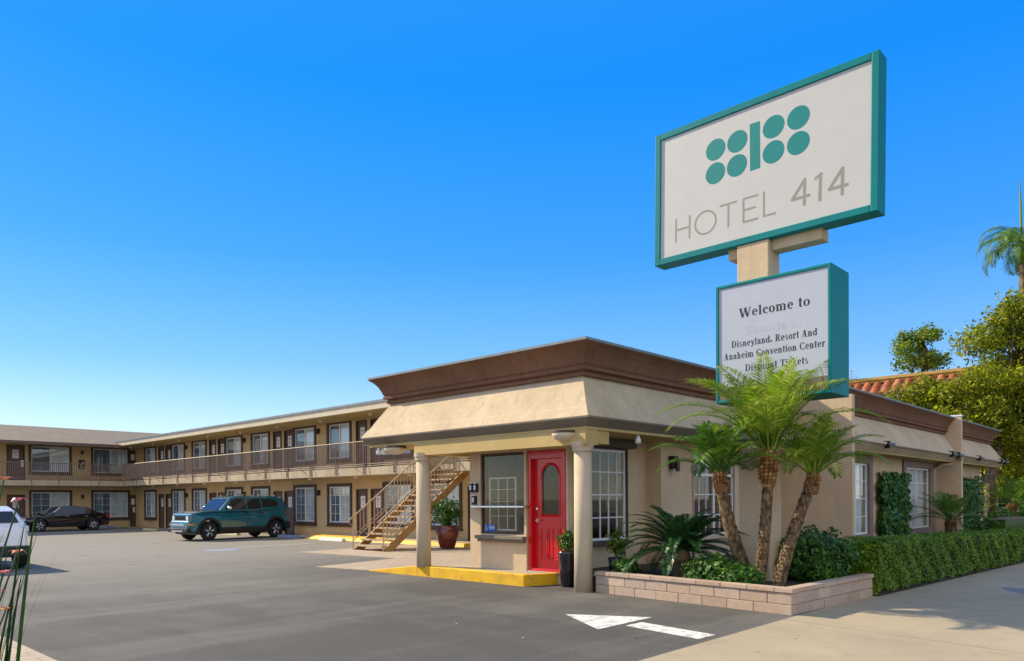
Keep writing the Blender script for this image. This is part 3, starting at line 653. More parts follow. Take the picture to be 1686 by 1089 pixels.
# --- serif letters for the message board: each glyph = (advance, list of shapes) in cap-height units
def G():
    V, Hh, sf_ = .17, .06, .05
    g = {}
    def box_(x0, y0, x1, y1): return ('p', [(x0, y0), (x1, y0), (x1, y1), (x0, y1)])
    def ln(x0, y0, x1, y1, w_): 
        return ('p', [(x0 - w_ / 2, y0), (x0 + w_ / 2, y0), (x1 + w_ / 2, y1), (x1 - w_ / 2, y1)])
    def arc(cx, cy, rx, ry, a0, a1, wv=V, wh=Hh, n=14): return ('a', cx, cy, rx, ry, R(a0), R(a1), wv, wh, n)
    def stem(x, h_, w_=V, top='l'):
        r_ = [box_(x, 0, x + w_, h_), box_(x - .07, 0, x + w_ + .07, sf_)]
        if top == 'both': r_.append(box_(x - .07, h_ - sf_, x + w_ + .07, h_))
        elif top == 'l': r_.append(box_(x - .09, h_ - sf_ * 1.3, x, h_))
        return r_
    X = .70
    g['W'] = (1.22, [ln(.40, 0, .16, 1, .2), ln(.42, 0, .62, .95, .07), ln(.86, 0, .62, 1, .2), ln(.88, 0, 1.1, 1, .07), box_(0, .95, .34, 1), box_(.48, .95, .8, 1), box_(.98, .95, 1.22, 1)])
    g['e'] = (.58, [arc(.29, X / 2, .26, X / 2 + .01, 0, 318), box_(.13, X / 2 - .01, .52, X / 2 + .05)])
    g['l'] = (.36, stem(.09, 1.0)); g['i'] = (.36, stem(.09, X) + [arc(.175, .9, .1, .1, 0, 360, .099, .099)])
    g['c'] = (.53, [arc(.29, X / 2, .26, X / 2 + .01, 50, 315), arc(.42, X * .74, .09, .09, 0, 360, .089, .089)])
    g['o'] = (.60, [arc(.30, X / 2, .28, X / 2 + .01, 0, 360)])
    def hump(x): return [arc(x + .17, X - .24, .26, .25, 0, 120, V, .1), box_(x + .26, 0, x + .26 + V, X - .22), box_(x + .2, 0, x + .49, sf_)]
    g['n'] = (.68, stem(.09, X) + hump(.14)); g['m'] = (1.0, stem(.09, X) + hump(.14) + hump(.47))
    g['h'] = (.68, stem(.09, 1.0) + hump(.14)); g['u'] = (.68, [box_(.09, .16, .26, X), box_(0, X - sf_ * 1.3, .1, X), arc(.30, .22, .21, .23, 180, 300, V, .1), box_(.44, 0, .61, X), box_(.36, X - sf_ * 1.3, .45, X), box_(.6, 0, .68, sf_)])
    g['t'] = (.40, [box_(.1, .1, .27, .92), box_(0, X - .07, .38, X), arc(.27, .14, .17, .15, 180, 310, V, .08)])
    g['s'] = (.50, [arc(.25, X * .73, .2, X * .28, 40, 270, .13, .09), arc(.25, X * .27, .2, X * .28, -90, 90, .13, .09), arc(.25, X * .27, .2, X * .28, 205, 275, .13, .09), ln(.12, X * .62, .36, X * .4, .14)])
    g['y'] = (.60, [ln(.34, .0, .13, X, .18), ln(.24, -.24, .52, X, .07), box_(0, X - sf_, .28, X), box_(.4, X - sf_, .62, X), arc(.14, -.2, .09, .09, 0, 360, .089, .089)])
    g['a'] = (.60, [box_(.33, .05, .5, X - .14), arc(.28, X - .2, .22, .21, 10, 165, .16, .07), arc(.22, .19, .19, .2, 60, 340, .15, .07), box_(.46, 0, .6, .07), arc(.13, X - .2, .085, .085, 0, 360, .084, .084)])
    g['d'] = (.66, [box_(.41, 0, .58, 1), box_(.32, .94, .42, 1), box_(.56, 0, .66, sf_), arc(.27, X / 2, .25, X / 2 + .01, 30, 330)])
    g['v'] = (.58, [ln(.31, 0, .13, X, .18), ln(.31, 0, .48, X, .07), box_(0, X - sf_, .28, X), box_(.38, X - sf_, .58, X)])
    g['r'] = (.50, stem(.09, X) + [arc(.38, X - .17, .14, .18, 60, 180, .1, .08), arc(.4, X - .1, .09, .09, 0, 360, .089, .089)])
    g['k'] = (.66, stem(.09, 1.0) + [ln(.24, .3, .5, X, .07), ln(.52, 0, .32, .42, .18), box_(.38, 0, .68, sf_), box_(.38, X - sf_, .62, X)])
    g['D'] = (.86, stem(.1, 1, .19, 'both') + [arc(.34, .5, .46, .5, -90, 90, .19, .055), box_(.2, 0, .36, .055), box_(.2, .945, .36, 1)])
    g['R'] = (.84, stem(.1, 1, .19, 'both') + [arc(.38, .74, .30, .26, -90, 90, .18, .055), box_(.2, .945, .4, 1), box_(.2, .48, .4, .53), ln(.66, 0, .42, .5, .2), box_(.58, 0, .86, sf_)])
    g['A'] = (.84, [ln(.62, 0, .40, 1, .2), ln(.14, 0, .37, .95, .07), box_(.24, .32, .58, .38), box_(0, 0, .26, sf_), box_(.46, 0, .84, sf_)])
    g['C'] = (.82, [arc(.44, .5, .40, .51, 42, 318, .19, .055), box_(.68, .68, .73, 1), box_(.68, .0, .73, .3)])
    g['T'] = (.78, [box_(.3, 0, .49, 1), box_(.18, 0, .61, sf_), box_(.03, .94, .76, 1), box_(.03, .72, .08, 1), box_(.71, .72, .76, 1)])
    g['S'] = (.64, [arc(.32, .74, .26, .27, 35, 270, .17, .08), arc(.32, .27, .26, .28, -90, 90, .17, .08), arc(.32, .27, .26, .28, 200, 275, .17, .08), ln(.16, .66, .48, .36, .17), box_(.52, .7, .57, 1), box_(.06, 0, .11, .3)])
    g['®'] = (.36, [arc(.16, .16, .15, .15, 0, 360, .05, .05), box_(.11, .08, .15, .24), arc(.16, .19, .07, .06, -90, 90, .04, .03)])
    g[' '] = (.32, [])
    return g
GL = G()
def text(pr, s_, yl, yr, zb_, cap, m='blackink', name='lettering'):
    width = sum(GL[c][0] for c in s_) + .035 * (len(s_) - 1); k = (yl - yr) / width; x = 0
    for c in s_:
        adv, shp = GL[c]
        for q in shp:
            if q[0] == 'p': pr.poly([(yl - (x + u_) * k, zb_ + v_ * cap) for u_, v_ in q[1]])
            else:
                _, cx, cy, rx, ry, a0, a1, wv, wh_, n = q
                for i in range(n):
                    b0, b1 = a0 + (a1 - a0) * i / n, a0 + (a1 - a0) * (i + 1) / n
                    pp = [(cx + rx * math.cos(b0), cy + ry * math.sin(b0)), (cx + rx * math.cos(b1), cy + ry * math.sin(b1)), (cx + (rx - wv) * math.cos(b1), cy + (ry - wh_) * math.sin(b1)), (cx + (rx - wv) * math.cos(b0), cy + (ry - wh_) * math.sin(b0))]
                    pr.poly([(yl - (x + u_) * k, zb_ + v_ * cap) for u_, v_ in pp])
        x += adv + .035
        if c == ' ': pr.mb.build(name, m, cab2); pr.mb = MB()
    pr.mb.build(name, m, cab2); pr.mb = MB()
pr = Print(11.70 + .022 - .0014, LL)
text(pr, "Welcome to", 5.83, 4.64, 4.635, .155); text(pr, "Disneyland® Resort And", 5.96, 4.53, 4.155, .112)
text(pr, "Anaheim Convention Center", 6.10, 4.41, 3.962, .112)
text(pr, "Discount Tickets", 5.72, 4.67, 3.735, .115)
gh = Print(11.70 + .022 - .0006, LL); text(gh, "Shuttle to", 5.70, 4.76, 4.335, .12, 'ghost', 'faded_lettering')

# ------------------------------------------------------------------ two storey motel building
motel = thing('motel_building', 'two storey L shaped tan motel with balcony railings round the parking lot', 'building', (19, 33, 0))
HL = Holes('x', 19.0); HF = Holes('y', 51.8)
U0, PER = 50.22, 6.985
GZ = (.66, 2.26); UZ = (3.50, 5.03)
def unit(k):
    b = U0 - PER * k
    return dict(win=[(b - 1.72, b - .08), (b - 5.9, b - 4.18)], doors=[(b - 2.97, b - 2.17), (b - 4.06, b - 3.22)], lamp=b - 6.28)
def mwin(H, a0, a1, z0, z1, grid, shade):
    t = MB(); tw = .13
    H.box(t, a0 - tw, a0, -.02, .05, z0 - tw, z1 + tw); H.box(t, a1, a1 + tw, -.02, .05, z0 - tw, z1 + tw)
    H.box(t, a0, a1, -.02, .05, z1, z1 + tw); H.box(t, a0, a1, -.02, .05, z0 - tw, z0); H.box(t, a0 - tw - .04, a1 + tw + .04, -.01, .10, z0 - tw - .05, z0 - tw)
    wn = t.build('window', 'brown', motel)
    s = MB(); H.ring(s, a0 + .003, a1 - .003, z0 + .003, z1 - .003, .055, -.06, -.01); mid = (a0 + a1) / 2; H.box(s, mid - .035, mid + .035, -.055, -.008, z0 + .05, z1 - .05)
    if grid:
        for lo, hi in ((a0 + .05, mid - .03), (mid + .03, a1 - .05)):
            for q in (1,):
                a_ = lo + (hi - lo) * q / 2; H.box(s, a_ - .009, a_ + .009, -.05, -.03, z0 + .05, z1 - .05)
        for j in range(1, 4): z = z0 + (z1 - z0) * j / 4; H.box(s, a0 + .05, a1 - .05, -.049, -.031, z - .009, z + .009)
    s.build('sash', 'white', wn)
    gl = MB(); H.box(gl, a0 + .05, a1 - .05, -.044, -.038, z0 + .05, z1 - .05); gl.build('glass', 'glass', wn)
    # the sliding half towards the far (higher s for x walls) side carries a dark insect screen, the other shows its curtain
    scr = MB(); lo, hi = (mid + .03, a1 - .05) if H.axis == 'x' else (a0 + .05, mid - .03)
    H.box(scr, lo, hi, -.066, -.060, z0 + .05, z1 - .05); scr.build('screen', 'screen' if shade != 2 else 'dark', wn)
    c = MB(); lo, hi = (a0 + .05, mid - .03) if H.axis == 'x' else (mid + .03, a1 - .05); n = 14
    for i in range(n):
        A, B = lo + (hi - lo) * i / n, lo + (hi - lo) * (i + 1) / n
        c.add([H.pt(A, -.064 - .014 * (i % 2), z0 + .01), H.pt(B, -.064 - .014 * ((i + 1) % 2), z0 + .01), H.pt(B, -.064 - .014 * ((i + 1) % 2), z1 - .01), H.pt(A, -.064 - .014 * (i % 2), z1 - .01)], [(0, 1, 2, 3)])
    c.build('curtain', ['curtain', 'blind', 'dark'][shade], wn)
    return wn
def mdoor(H, a0, a1, z0, paper=True):
    z1 = z0 + 2.08; f = MB()
    H.box(f, a0 + .05, a1 - .05, -.10, -.05, z0 + .01, z1 - .05); o = f.build('door', 'brown2', motel)
    f = MB(); H.box(f, a0, a0 + .05, -.12, .03, z0, z1); H.box(f, a1 - .05, a1, -.12, .03, z0, z1); H.box(f, a0 + .05, a1 - .05, -.12, .03, z1 - .05, z1); f.build('door_frame', 'brown', o)
    m = (a0 + a1) / 2
    n = MB(); H.box(n, m - .16, m + .16, -.049, -.044, z1 - .78, z1 - .28); n.build('notice', 'notice', o)
    q = MB(); s_ = .03; H.box(q, m - .09, m + .09, -.0435, -.042, z1 - .46, z1 - .40); H.box(q, m - .06, m + .06, -.0435, -.042, z1 - .58, z1 - .55); H.box(q, m - .06, m + .06, -.0435, -.042, z1 - .66, z1 - .63); q.build('notice_print', 'greyink', o)
    k = MB(); e = a0 + .13 if H.axis == 'x' else a1 - .13; k.lathe([(.03, -.02), (.03, .02)], H.pt(e, -.04, z0 + 1.0), 10, 'x' if H.axis == 'x' else 'y'); H.box(k, e - .06, e + .06, -.03, -.015, z0 + .985, z0 + 1.015); k.build('handle', 'chrome', o)
def lantern(H, a_, z):
    b = MB(); H.box(b, a_ - .05, a_ + .05, .002, .03, z - .08, z + .14); p_ = H.pt(a_, .11, z)
    b.bar(H.pt(a_, .02, z + .12), H.pt(a_, .11, z + .13), .012); b.lathe([(.03, .13), (.085, .09), (.085, .08), (.06, -.10), (.02, -.12)], p_, 8); b.build('wall_lantern', 'black', motel)
holes_l = []; holes_f = []
units = [unit(k) for k in range(5)]
for u_ in units:
    for (a0, a1) in u_['win']: holes_l += [(a0, a1, *GZ), (a0, a1, *UZ)]
    for (a0, a1) in u_['doors']: holes_l += [(a0, a1, .02, 2.12), (a0, a1, 2.97, 5.05)]
FW_WIN = [(6.0, 8.2), (13.05, 15.1), (16.45, 18.5)]; FW_DOOR = [(8.6, 9.5), (11.8, 12.72), (18.72, 19.42 - .1)]
for a0, a1 in FW_WIN: holes_f += [(a0, a1, *GZ), (a0, a1, *UZ)]
FW_DOOR[2] = (18.72, 18.995)
for a0, a1 in FW_DOOR[:2]: holes_f += [(a0, a1, .02, 2.12), (a0, a1, 2.97, 5.05)]
def dedupe(hs): return hs
mw = MB(); HL.wall(mw, 15.5, 51.8, -.02, 5.12, holes_l, .18); HF.wall(mw, 4.5, 19.0, -.02, 5.115, holes_f, .18)
mw.box(19.0, 26, 15.5, 15.7, 0, 5.11); mw.build('wall', 'stucco_m', motel)
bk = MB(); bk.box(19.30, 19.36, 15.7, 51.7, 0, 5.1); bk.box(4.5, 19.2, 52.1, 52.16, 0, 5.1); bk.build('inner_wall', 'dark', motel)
shd = [0, 0, 1, 0, 1, 0, 0, 1, 0, 0]
for i, u_ in enumerate(units):
    for j, (a0, a1) in enumerate(u_['win']):
        mwin(HL, a0, a1, *GZ, True, [1, 0, 1, 0, 0, 1, 1, 0, 1, 0][2 * i + j]); mwin(HL, a0, a1, *UZ, False, shd[2 * i + j])
    for (a0, a1) in u_['doors']: mdoor(HL, a0, a1, .03); mdoor(HL, a0, a1, 2.97)
    lantern(HL, u_['lamp'], 1.98); lantern(HL, u_['lamp'], 4.78)
for i, (a0, a1) in enumerate(FW_WIN):
    mwin(HF, a0, a1, *GZ, True, [0, 1, 1][i]); mwin(HF, a0, a1, *UZ, False, [0, 0, 1][i])
for (a0, a1) in FW_DOOR[:2]: mdoor(HF, a0, a1, .03); mdoor(HF, a0, a1, 2.97)
lantern(HF, 15.8, 1.98); lantern(HF, 15.8, 4.72)
for z0 in (.03, 2.97):                                # recessed room door in the corner
    d_ = MB(); HF.box(d_, 18.70, 18.99, .002, .05, z0, z0 + 2.0); 
# small dark notice with a white pointer on the upper far wall, white box beside the upper door
ns = MB(); HF.box(ns, 15.62, 15.97, .002, .02, 3.72, 4.28); o = ns.build('wall_sign', 'black', motel)
nb = MB()
for (p0, p1, wd) in (((15.72, 3.86), (15.90, 4.14), .035), ((15.90, 4.14), (15.78, 4.14), .03), ((15.90, 4.14), (15.90, 4.0), .03), ((15.70, 3.80), (15.9, 3.80), .03)):
    nb.bar(HF.pt(p0[0], .022, p0[1]), HF.pt(p1[0], .022, p1[1]), wd * .6)
nb.build('sign_mark', 'notice', o)
wb = MB(); HF.box(wb, 12.50, 12.66, .002, .06, 3.75, 4.15); wb.build('wall_box', 'white', motel)
wb = MB(); HF.box(wb, 18.80, 18.92, .002, .06, .95, 1.3); wb.build('wall_box', 'white', motel)
cd = MB(); HF.box(cd, 18.62, 18.98, .004, .03, .03, 2.1); o = cd.build('corner_door', 'brown', motel)
cd = MB(); HF.box(cd, 18.62, 18.98, .004, .03, 2.97, 5.02); o2 = cd.build('corner_door', 'brown', motel)
for oo, zz in ((o, 1.45), (o2, 4.35)):
    n_ = MB(); HF.box(n_, 18.70, 18.92, .031, .036, zz, zz + .4); n_.build('notice', 'notice', oo)
# balcony slab (with the stair well notched out), soffits, roof
sb = MB(); sb.box(17.5, 19.0, 20.95, 51.8, 2.62, 2.93); sb.box(17.5, 19.0, 15.5, 19.2, 2.62, 2.93); sb.box(18.3, 19.0, 19.2, 20.95, 2.62, 2.93); sb.box(4.5, 17.5, 50.0, 51.8, 2.62, 2.928)
sb.build('balcony_slab', 'slab', motel, bevel=.01)
rl = MB(); rl.box(17.3, 26, 15.3, 50.9, 5.12, 5.36); rl.build('roof_fascia', 'cream', motel)
rt = MB(); rt.box(17.26, 26, 15.26, 50.92, 5.362, 5.45); rt.build('roof_edge', 'roofgrey', motel)
sfm = MB(); sfm.box(17.32, 19.0, 15.5, 50.2, 5.10, 5.119); sfm.box(4.5, 19.0, 49.7, 51.8, 5.095, 5.116); sfm.build('eave_soffit', 'soffit', motel)
gr = MB(); x0, x1 = 3.5, 24.0
gr.add([(x0, 49.5, 5.16), (x1, 49.5, 5.16), (x1, 55.0, 6.50), (x0, 55.0, 6.50), (x0, 60.5, 5.16), (x1, 60.5, 5.16), (x0, 49.5, 5.10), (x1, 49.5, 5.10)], [(0, 1, 2, 3), (3, 2, 5, 4), (6, 7, 1, 0)])
gr.build('shingle_roof', 'shingle', motel)
gf = MB(); gf.box(3.5, 17.35, 49.46, 49.52, 5.0, 5.165); gf.build('roof_fascia', 'brown2', motel)
ge = MB(); ge.add([(3.9, 51.9, 0), (3.9, 60, 0), (3.9, 60, 5.2), (3.9, 55, 6.4), (3.9, 51.9, 5.6), (4.49, 51.9, 0), (4.49, 60, 0), (4.49, 60, 5.2), (4.49, 55, 6.4), (4.49, 51.9, 5.6)], [(0, 1, 2, 3, 4), (0, 4, 9, 5), (5, 9, 8, 7, 6)]); ge.build('gable_wall', 'stucco_m', motel)
for y in np.arange(17.5, 50, 3.6):
    b = MB(); b.lathe([(.07, 0), (.065, -.05), (.02, -.075)], (18.0, float(y), 5.099), 10); b.build('soffit_light', 'white', motel)
for y in np.arange(19.0, 50, 3.49):
    b = MB(); b.lathe([(.09, 0), (.085, -.05), (.02, -.075)], (18.2, float(y), 2.618), 10); b.build('soffit_light', 'white', motel)
# railings
def rail_run(axis, c, a0, a1):
    b = MB()
    P = (lambda a_, z: (c, a_, z)) if axis == 'x' else (lambda a_, z: (a_, c, z))
    n = int(abs(a1 - a0) / .105)
    for i in range(n + 1):
        a_ = a0 + (a1 - a0) * i / n; b.bar(P(a_, 3.06), P(a_, 3.94), .017)
    b.bar(P(a0, 3.955), P(a1, 3.955), .026); b.bar(P(a0, 3.06), P(a1, 3.06), .02); b.bar(P(a0, 2.99), P(a1, 2.99), .016)
    return b.build('railing', 'railing', motel)
def rail_posts(axis, c, outw, lst, brace=True):
    for i, a_ in enumerate(lst):
        P = (lambda d, s_, z: (c - outw * d, s_, z)) if axis == 'x' else (lambda d, s_, z: (s_, c - outw * d, z))
        b = MB(); b.bar(P(.03, a_, 2.68), P(.03, a_, 3.95), .024); 
        for z in (2.72, 2.86): b.bar(P(-.03, a_ - .0, z), P(.05, a_, z), .03)
        if brace and i % 2: b.bar(P(.03, a_ + .02, 3.7), P(.30, a_ + .35, 2.98), .014); b.bar(P(.30, a_ + .35, 2.98), P(.03, a_ + .3, 2.78), .014)
        b.build('railing_post', 'railing', motel)
rail_run('x', 17.52, 50.0, 20.9); rail_run('x', 17.52, 19.2, 15.6); rail_run('y', 50.02, 17.5, 4.6)
rail_posts('x', 17.50, 1, [49.4 - 1.92 * i for i in range(15)] + [20.95, 19.2, 17.3]); rail_posts('y', 50.0, 1, [16.2, 14.0, 12.6, 10.4, 8.2, 6], False)

# ------------------------------------------------------------------ outside staircase
stair = thing('staircase', 'cream painted open riser outdoor staircase with railings up to the balcony', 'staircase', (14.5, 20.1, 0))
NR = 16; RI = 2.93 / NR; GO = 3.75 / (NR - 1); SX = 14.5
for i in range(NR - 1):
    b = MB(); b.box(SX + GO * i, SX + GO * i + .30, 19.36, 20.84, RI * (i + 1) - .05, RI * (i + 1)); b.build('step', 'stairpaint', stair, bevel=.006)
for y in (19.30, 20.85):
    b = MB(); z = lambda x: RI + (x - SX) * RI / GO
    xs = (SX + .15, SX + 3.75)
    b.add([(xs[0] - .1, y, 0.0), (xs[0] + .25, y, 0.0), (xs[1], y, z(xs[1]) - .42), (xs[1], y, z(xs[1]) - .10), (xs[0] - .1, y, z(xs[0]) - .24)] + [(xs[0] - .1, y + .055, 0.0), (xs[0] + .25, y + .055, 0.0), (xs[1], y + .055, z(xs[1]) - .42), (xs[1], y + .055, z(xs[1]) - .10), (xs[0] - .1, y + .055, z(xs[0]) - .24)],
          [(0, 1, 2, 3, 4), (9, 8, 7, 6, 5), (0, 5, 6, 1), (1, 6, 7, 2), (2, 7, 8, 3), (3, 8, 9, 4), (4, 9, 5, 0)])
    b.build('stringer', 'stringer', stair)
for y in (19.28, 20.92):
    b = MB(); xa, xb = SX + .02, SX + 3.75; zz = lambda x: RI + (x - SX) * RI / GO
    b.tube([(xa - .22, y, zz(xa - .22) + .90), (xb, y, zz(xb) + .90)], .026, 8); b.bar((xa, y, zz(xa) + .12), (xb, y, zz(xb) + .12), .018); b.bar((xa, y, zz(xa) + .24), (xb, y, zz(xb) + .24), .014)
    n = 26
    for i in range(n + 1):
        x = xa + (xb - xa) * i / n; b.bar((x, y, zz(x) + (.12 if i % 6 else -.2)), (x, y, zz(x) + .90), .0145 if i % 6 else .022)
    b.bar((xa - .2, y, zz(xa - .2) + .90), (xa + .01, y, zz(xa) + .55), .012)
    b.build('handrail', 'stairpaint', stair)

# ------------------------------------------------------------------ wheel stops
def stop_mesh():
    b = MB(); n = 4
    b.add([(-.11, -.85, 0), (.11, -.85, 0), (.11, .85, 0), (-.11, .85, 0), (-.06, -.80, .13), (.06, -.80, .13), (.06, .80, .13), (-.06, .80, .13)], [(3, 2, 1, 0), (4, 5, 6, 7), (0, 1, 5, 4), (1, 2, 6, 5), (2, 3, 7, 6), (3, 0, 4, 7)])
    return b
STOPM = {'white': M['paint'], 'yellowish': plain('old cream paint', (.52, .46, .22), .8, var=.25), 'blue': plain('worn blue paint', (.20, .26, .40), .8, var=.3)}
def wheel_stop(x, y, rz, c, label):
    o = stop_mesh().build('wheel_stop', STOPM[c], None, bevel=.015); o.location = (x, y, 0); o.rotation_euler = (0, 0, rz)
    tag(o, label, 'wheel stop', 'wheel stops in the parking lot')
wheel_stop(17.25, 26.3, 0, 'white', 'white concrete wheel stop lying left of the staircase foot')
wheel_stop(17.55, 30.2, R(4), 'blue', 'blue grey wheel stop just behind the rear of the teal suv')
wheel_stop(17.0, 44.3, 0, 'yellowish', 'cream wheel stop alone on the lot left of the teal suv front')
wheel_stop(17.3, 35.2, 0, 'yellowish', 'pale wheel stop half seen under the teal suv')
wheel_stop(16.6, 50.9, R(90), 'blue', 'grey wheel stop in the shade just behind the black sedan')

# ------------------------------------------------------------------ vehicles
def loft_body(name, m, parent, outline, wfun, bevel=.04, sub=None):
    """closed side outline (x,z) swept between -w(x,z) and +w(x,z)"""
    b = MB(); n = len(outline)
    L = [(x, -wfun(x, z), z) for x, z in outline]; Rr = [(x, wfun(x, z), z) for x, z in outline]
    b.add(L + Rr, [tuple(range(n)), tuple(range(2 * n - 1, n - 1, -1))] + [(i, n + i, n + (i + 1) % n, (i + 1) % n) for i in range(n)])
    o = b.build(name, m, parent, bevel=bevel, seg=3, smooth=False)
    return o
def archpts(cx, r_, zb, n=10):
    a0 = math.asin(max(-1, min(1, (zb - WR) / r_)))
    return [(cx - r_ * math.cos(a0 + (math.pi - 2 * a0) * k / n), WR + r_ * math.sin(a0 + (math.pi - 2 * a0) * k / n)) for k in range(n + 1)]
def wheel(parent, x, y, side, r_=.36, wd=.22, spokes=5, tm='tyre'):
    b = MB(); b.lathe([(r_ * .62, -wd / 2), (r_ * .9, -wd / 2), (r_, -wd * .34), (r_, wd * .34), (r_ * .9, wd / 2), (r_ * .62, wd / 2)], (x, y, r_), 28, 'y')
    o = b.build('wheel', tm, parent, smooth=False)
    rm = MB(); yy = y + side * (wd / 2 - .03)
    rm.lathe([(r_ * .64, -.02), (r_ * .68, .03), (r_ * .60, .03), (r_ * .56, .0)], (x, yy, r_), 28, 'y')
    for k in range(spokes):
        A = 2 * math.pi * k / spokes + .3; ca, sa = math.cos(A), math.sin(A); pa, pb = -sa * .05, ca * .05
        p0 = (x + ca * .05, yy + side * .02, r_ + sa * .05); 
        for dl in (-.16, .16):
            B = A + dl; rm.bar((x + ca * .06, yy + side * .02, r_ + sa * .06), (x + math.cos(B) * r_ * .62, yy + side * .005, r_ + math.sin(B) * r_ * .62), .032)
    rm.lathe([(.06, -.02), (.06, .03)], (x, yy, r_), 14, 'y'); rm.build('rim', 'alloy', o)
    dk = MB(); dk.lathe([(r_ * .6, -.01), (r_ * .6, .01)], (x, y + side * (wd / 2 - .09), r_), 20, 'y'); dk.build('brake_disc', 'black', o)
def sidequad(parent, name, m, pts, w_, th=.008):
    """thin panel following the side: pts (x,z), w(x,z) half width; both sides"""
    for s_ in (-1, 1):
        b = MB(); n = len(pts)
        a_ = [(x, s_ * (w_(x, z) - .03), z) for x, z in pts]; c = [(x, s_ * (w_(x, z) + th), z) for x, z in pts]
        b.add(a_ + c, [tuple(range(n)), tuple(range(2 * n - 1, n - 1, -1))] + [(i, (i + 1) % n, n + (i + 1) % n, n + i) for i in range(n)])
        o = b.build(name, m, parent)
    return o
# --- teal suv (front towards -x locally)
WR = .36
suv = thing('parked_suv', 'teal compact suv with black wheel arches and roof rails parked nose out before the motel', 'car', (0, 0, 0))
fx, rx_ = -1.63, 1.63
def wl(x, z):
    w_ = .90
    if x < -1.9: w_ -= (-1.9 - x) * .28
    if x > 2.0: w_ -= (x - 2.0) * .3
    return w_ - max(0, .55 - z) * .1 - max(0, z - .95) * .1
low = [(-2.46, .34), (-2.55, .50), (-2.52, .74), (-2.44, .80), (-2.43, 1.00), (-2.36, 1.08), (-1.9, 1.15), (-1.05, 1.20), (-.6, 1.20), (1.9, 1.24), (2.28, 1.22), (2.34, .9), (2.40, .62), (2.36, .40)]
low += [(2.15, .36)] + archpts(rx_, .47, .36)[::-1] + [(.9, .34), (-.9, .34)] + archpts(fx, .47, .36)[::-1] + [(-2.2, .34)]
body = loft_body('body', 'carteal', suv, low[::-1], wl, .05)
def wg(x, z): return .84 - (z - 1.18) * .26
cab_out = [(-1.14, 1.17), (-.60, 1.67), (-.34, 1.735), (1.75, 1.735), (2.12, 1.66), (2.30, 1.2), (2.2, 1.17)]
loft_body('cabin', 'carteal', suv, cab_out[::-1], wg, .05)
rfp = MB(); rfp.box(-.3, 1.9, -.60, .60, 1.738, 1.752); rfp.build('roof_panel', 'black', suv, bevel=.01)
for pts in ([(-.88, 1.22), (-.48, 1.62), (-.30, 1.65), (.14, 1.65), (.14, 1.22)], [(.22, 1.22), (.22, 1.65), (.86, 1.65), (.92, 1.24)], [(1.0, 1.28), (.96, 1.64), (1.62, 1.62), (1.86, 1.44), (1.74, 1.32)]):
    sidequad(suv, 'side_window', 'carglass', pts, wg, .006)
def plate_on(parent, name, m, P, th=.012):
    """thin slab through 4 corners"""
    a, b_, c, d = [Vector(p) for p in P]; nrm = (b_ - a).cross(d - a).normalized() * th
    mb = MB(); mb.add([tuple(p) for p in (a, b_, c, d)] + [tuple(p + nrm) for p in (a, b_, c, d)], [(3, 2, 1, 0), (4, 5, 6, 7), (0, 1, 5, 4), (1, 2, 6, 5), (2, 3, 7, 6), (3, 0, 4, 7)])
    return mb.build(name, m, parent)
plate_on(suv, 'windscreen', 'carglass', [(-1.10, .74, 1.20), (-1.10, -.74, 1.20), (-.62, -.64, 1.655), (-.62, .64, 1.655)], .012)
plate_on(suv, 'rear_window', 'carglass', [(2.292, -.66, 1.26), (2.292, .66, 1.26), (2.13, .60, 1.63), (2.13, -.60, 1.63)], .012)
for cx in (fx, rx_):
    for s_ in (-1, 1):
        b = MB(); n = 14; vs = []
        for k in range(n + 1):
            A = math.pi * (-.06 + 1.12 * k / n)
            for r_ in (.46, .56):
                for yy in (s_ * .86, s_ * .935): vs.append((cx - r_ * math.cos(A), yy, WR + r_ * math.sin(A)))
        fs = []
        for k in range(n):
            o_ = 4 * k; fs += [(o_, o_ + 4, o_ + 6, o_ + 2), (o_ + 1, o_ + 3, o_ + 7, o_ + 5), (o_ + 2, o_ + 6, o_ + 7, o_ + 3), (o_, o_ + 1, o_ + 5, o_ + 4)]
        fs += [(0, 2, 3, 1), (4 * n, 4 * n + 1, 4 * n + 3, 4 * n + 2)]
        b.add(vs, fs); b.build('arch_cladding', 'black', suv)
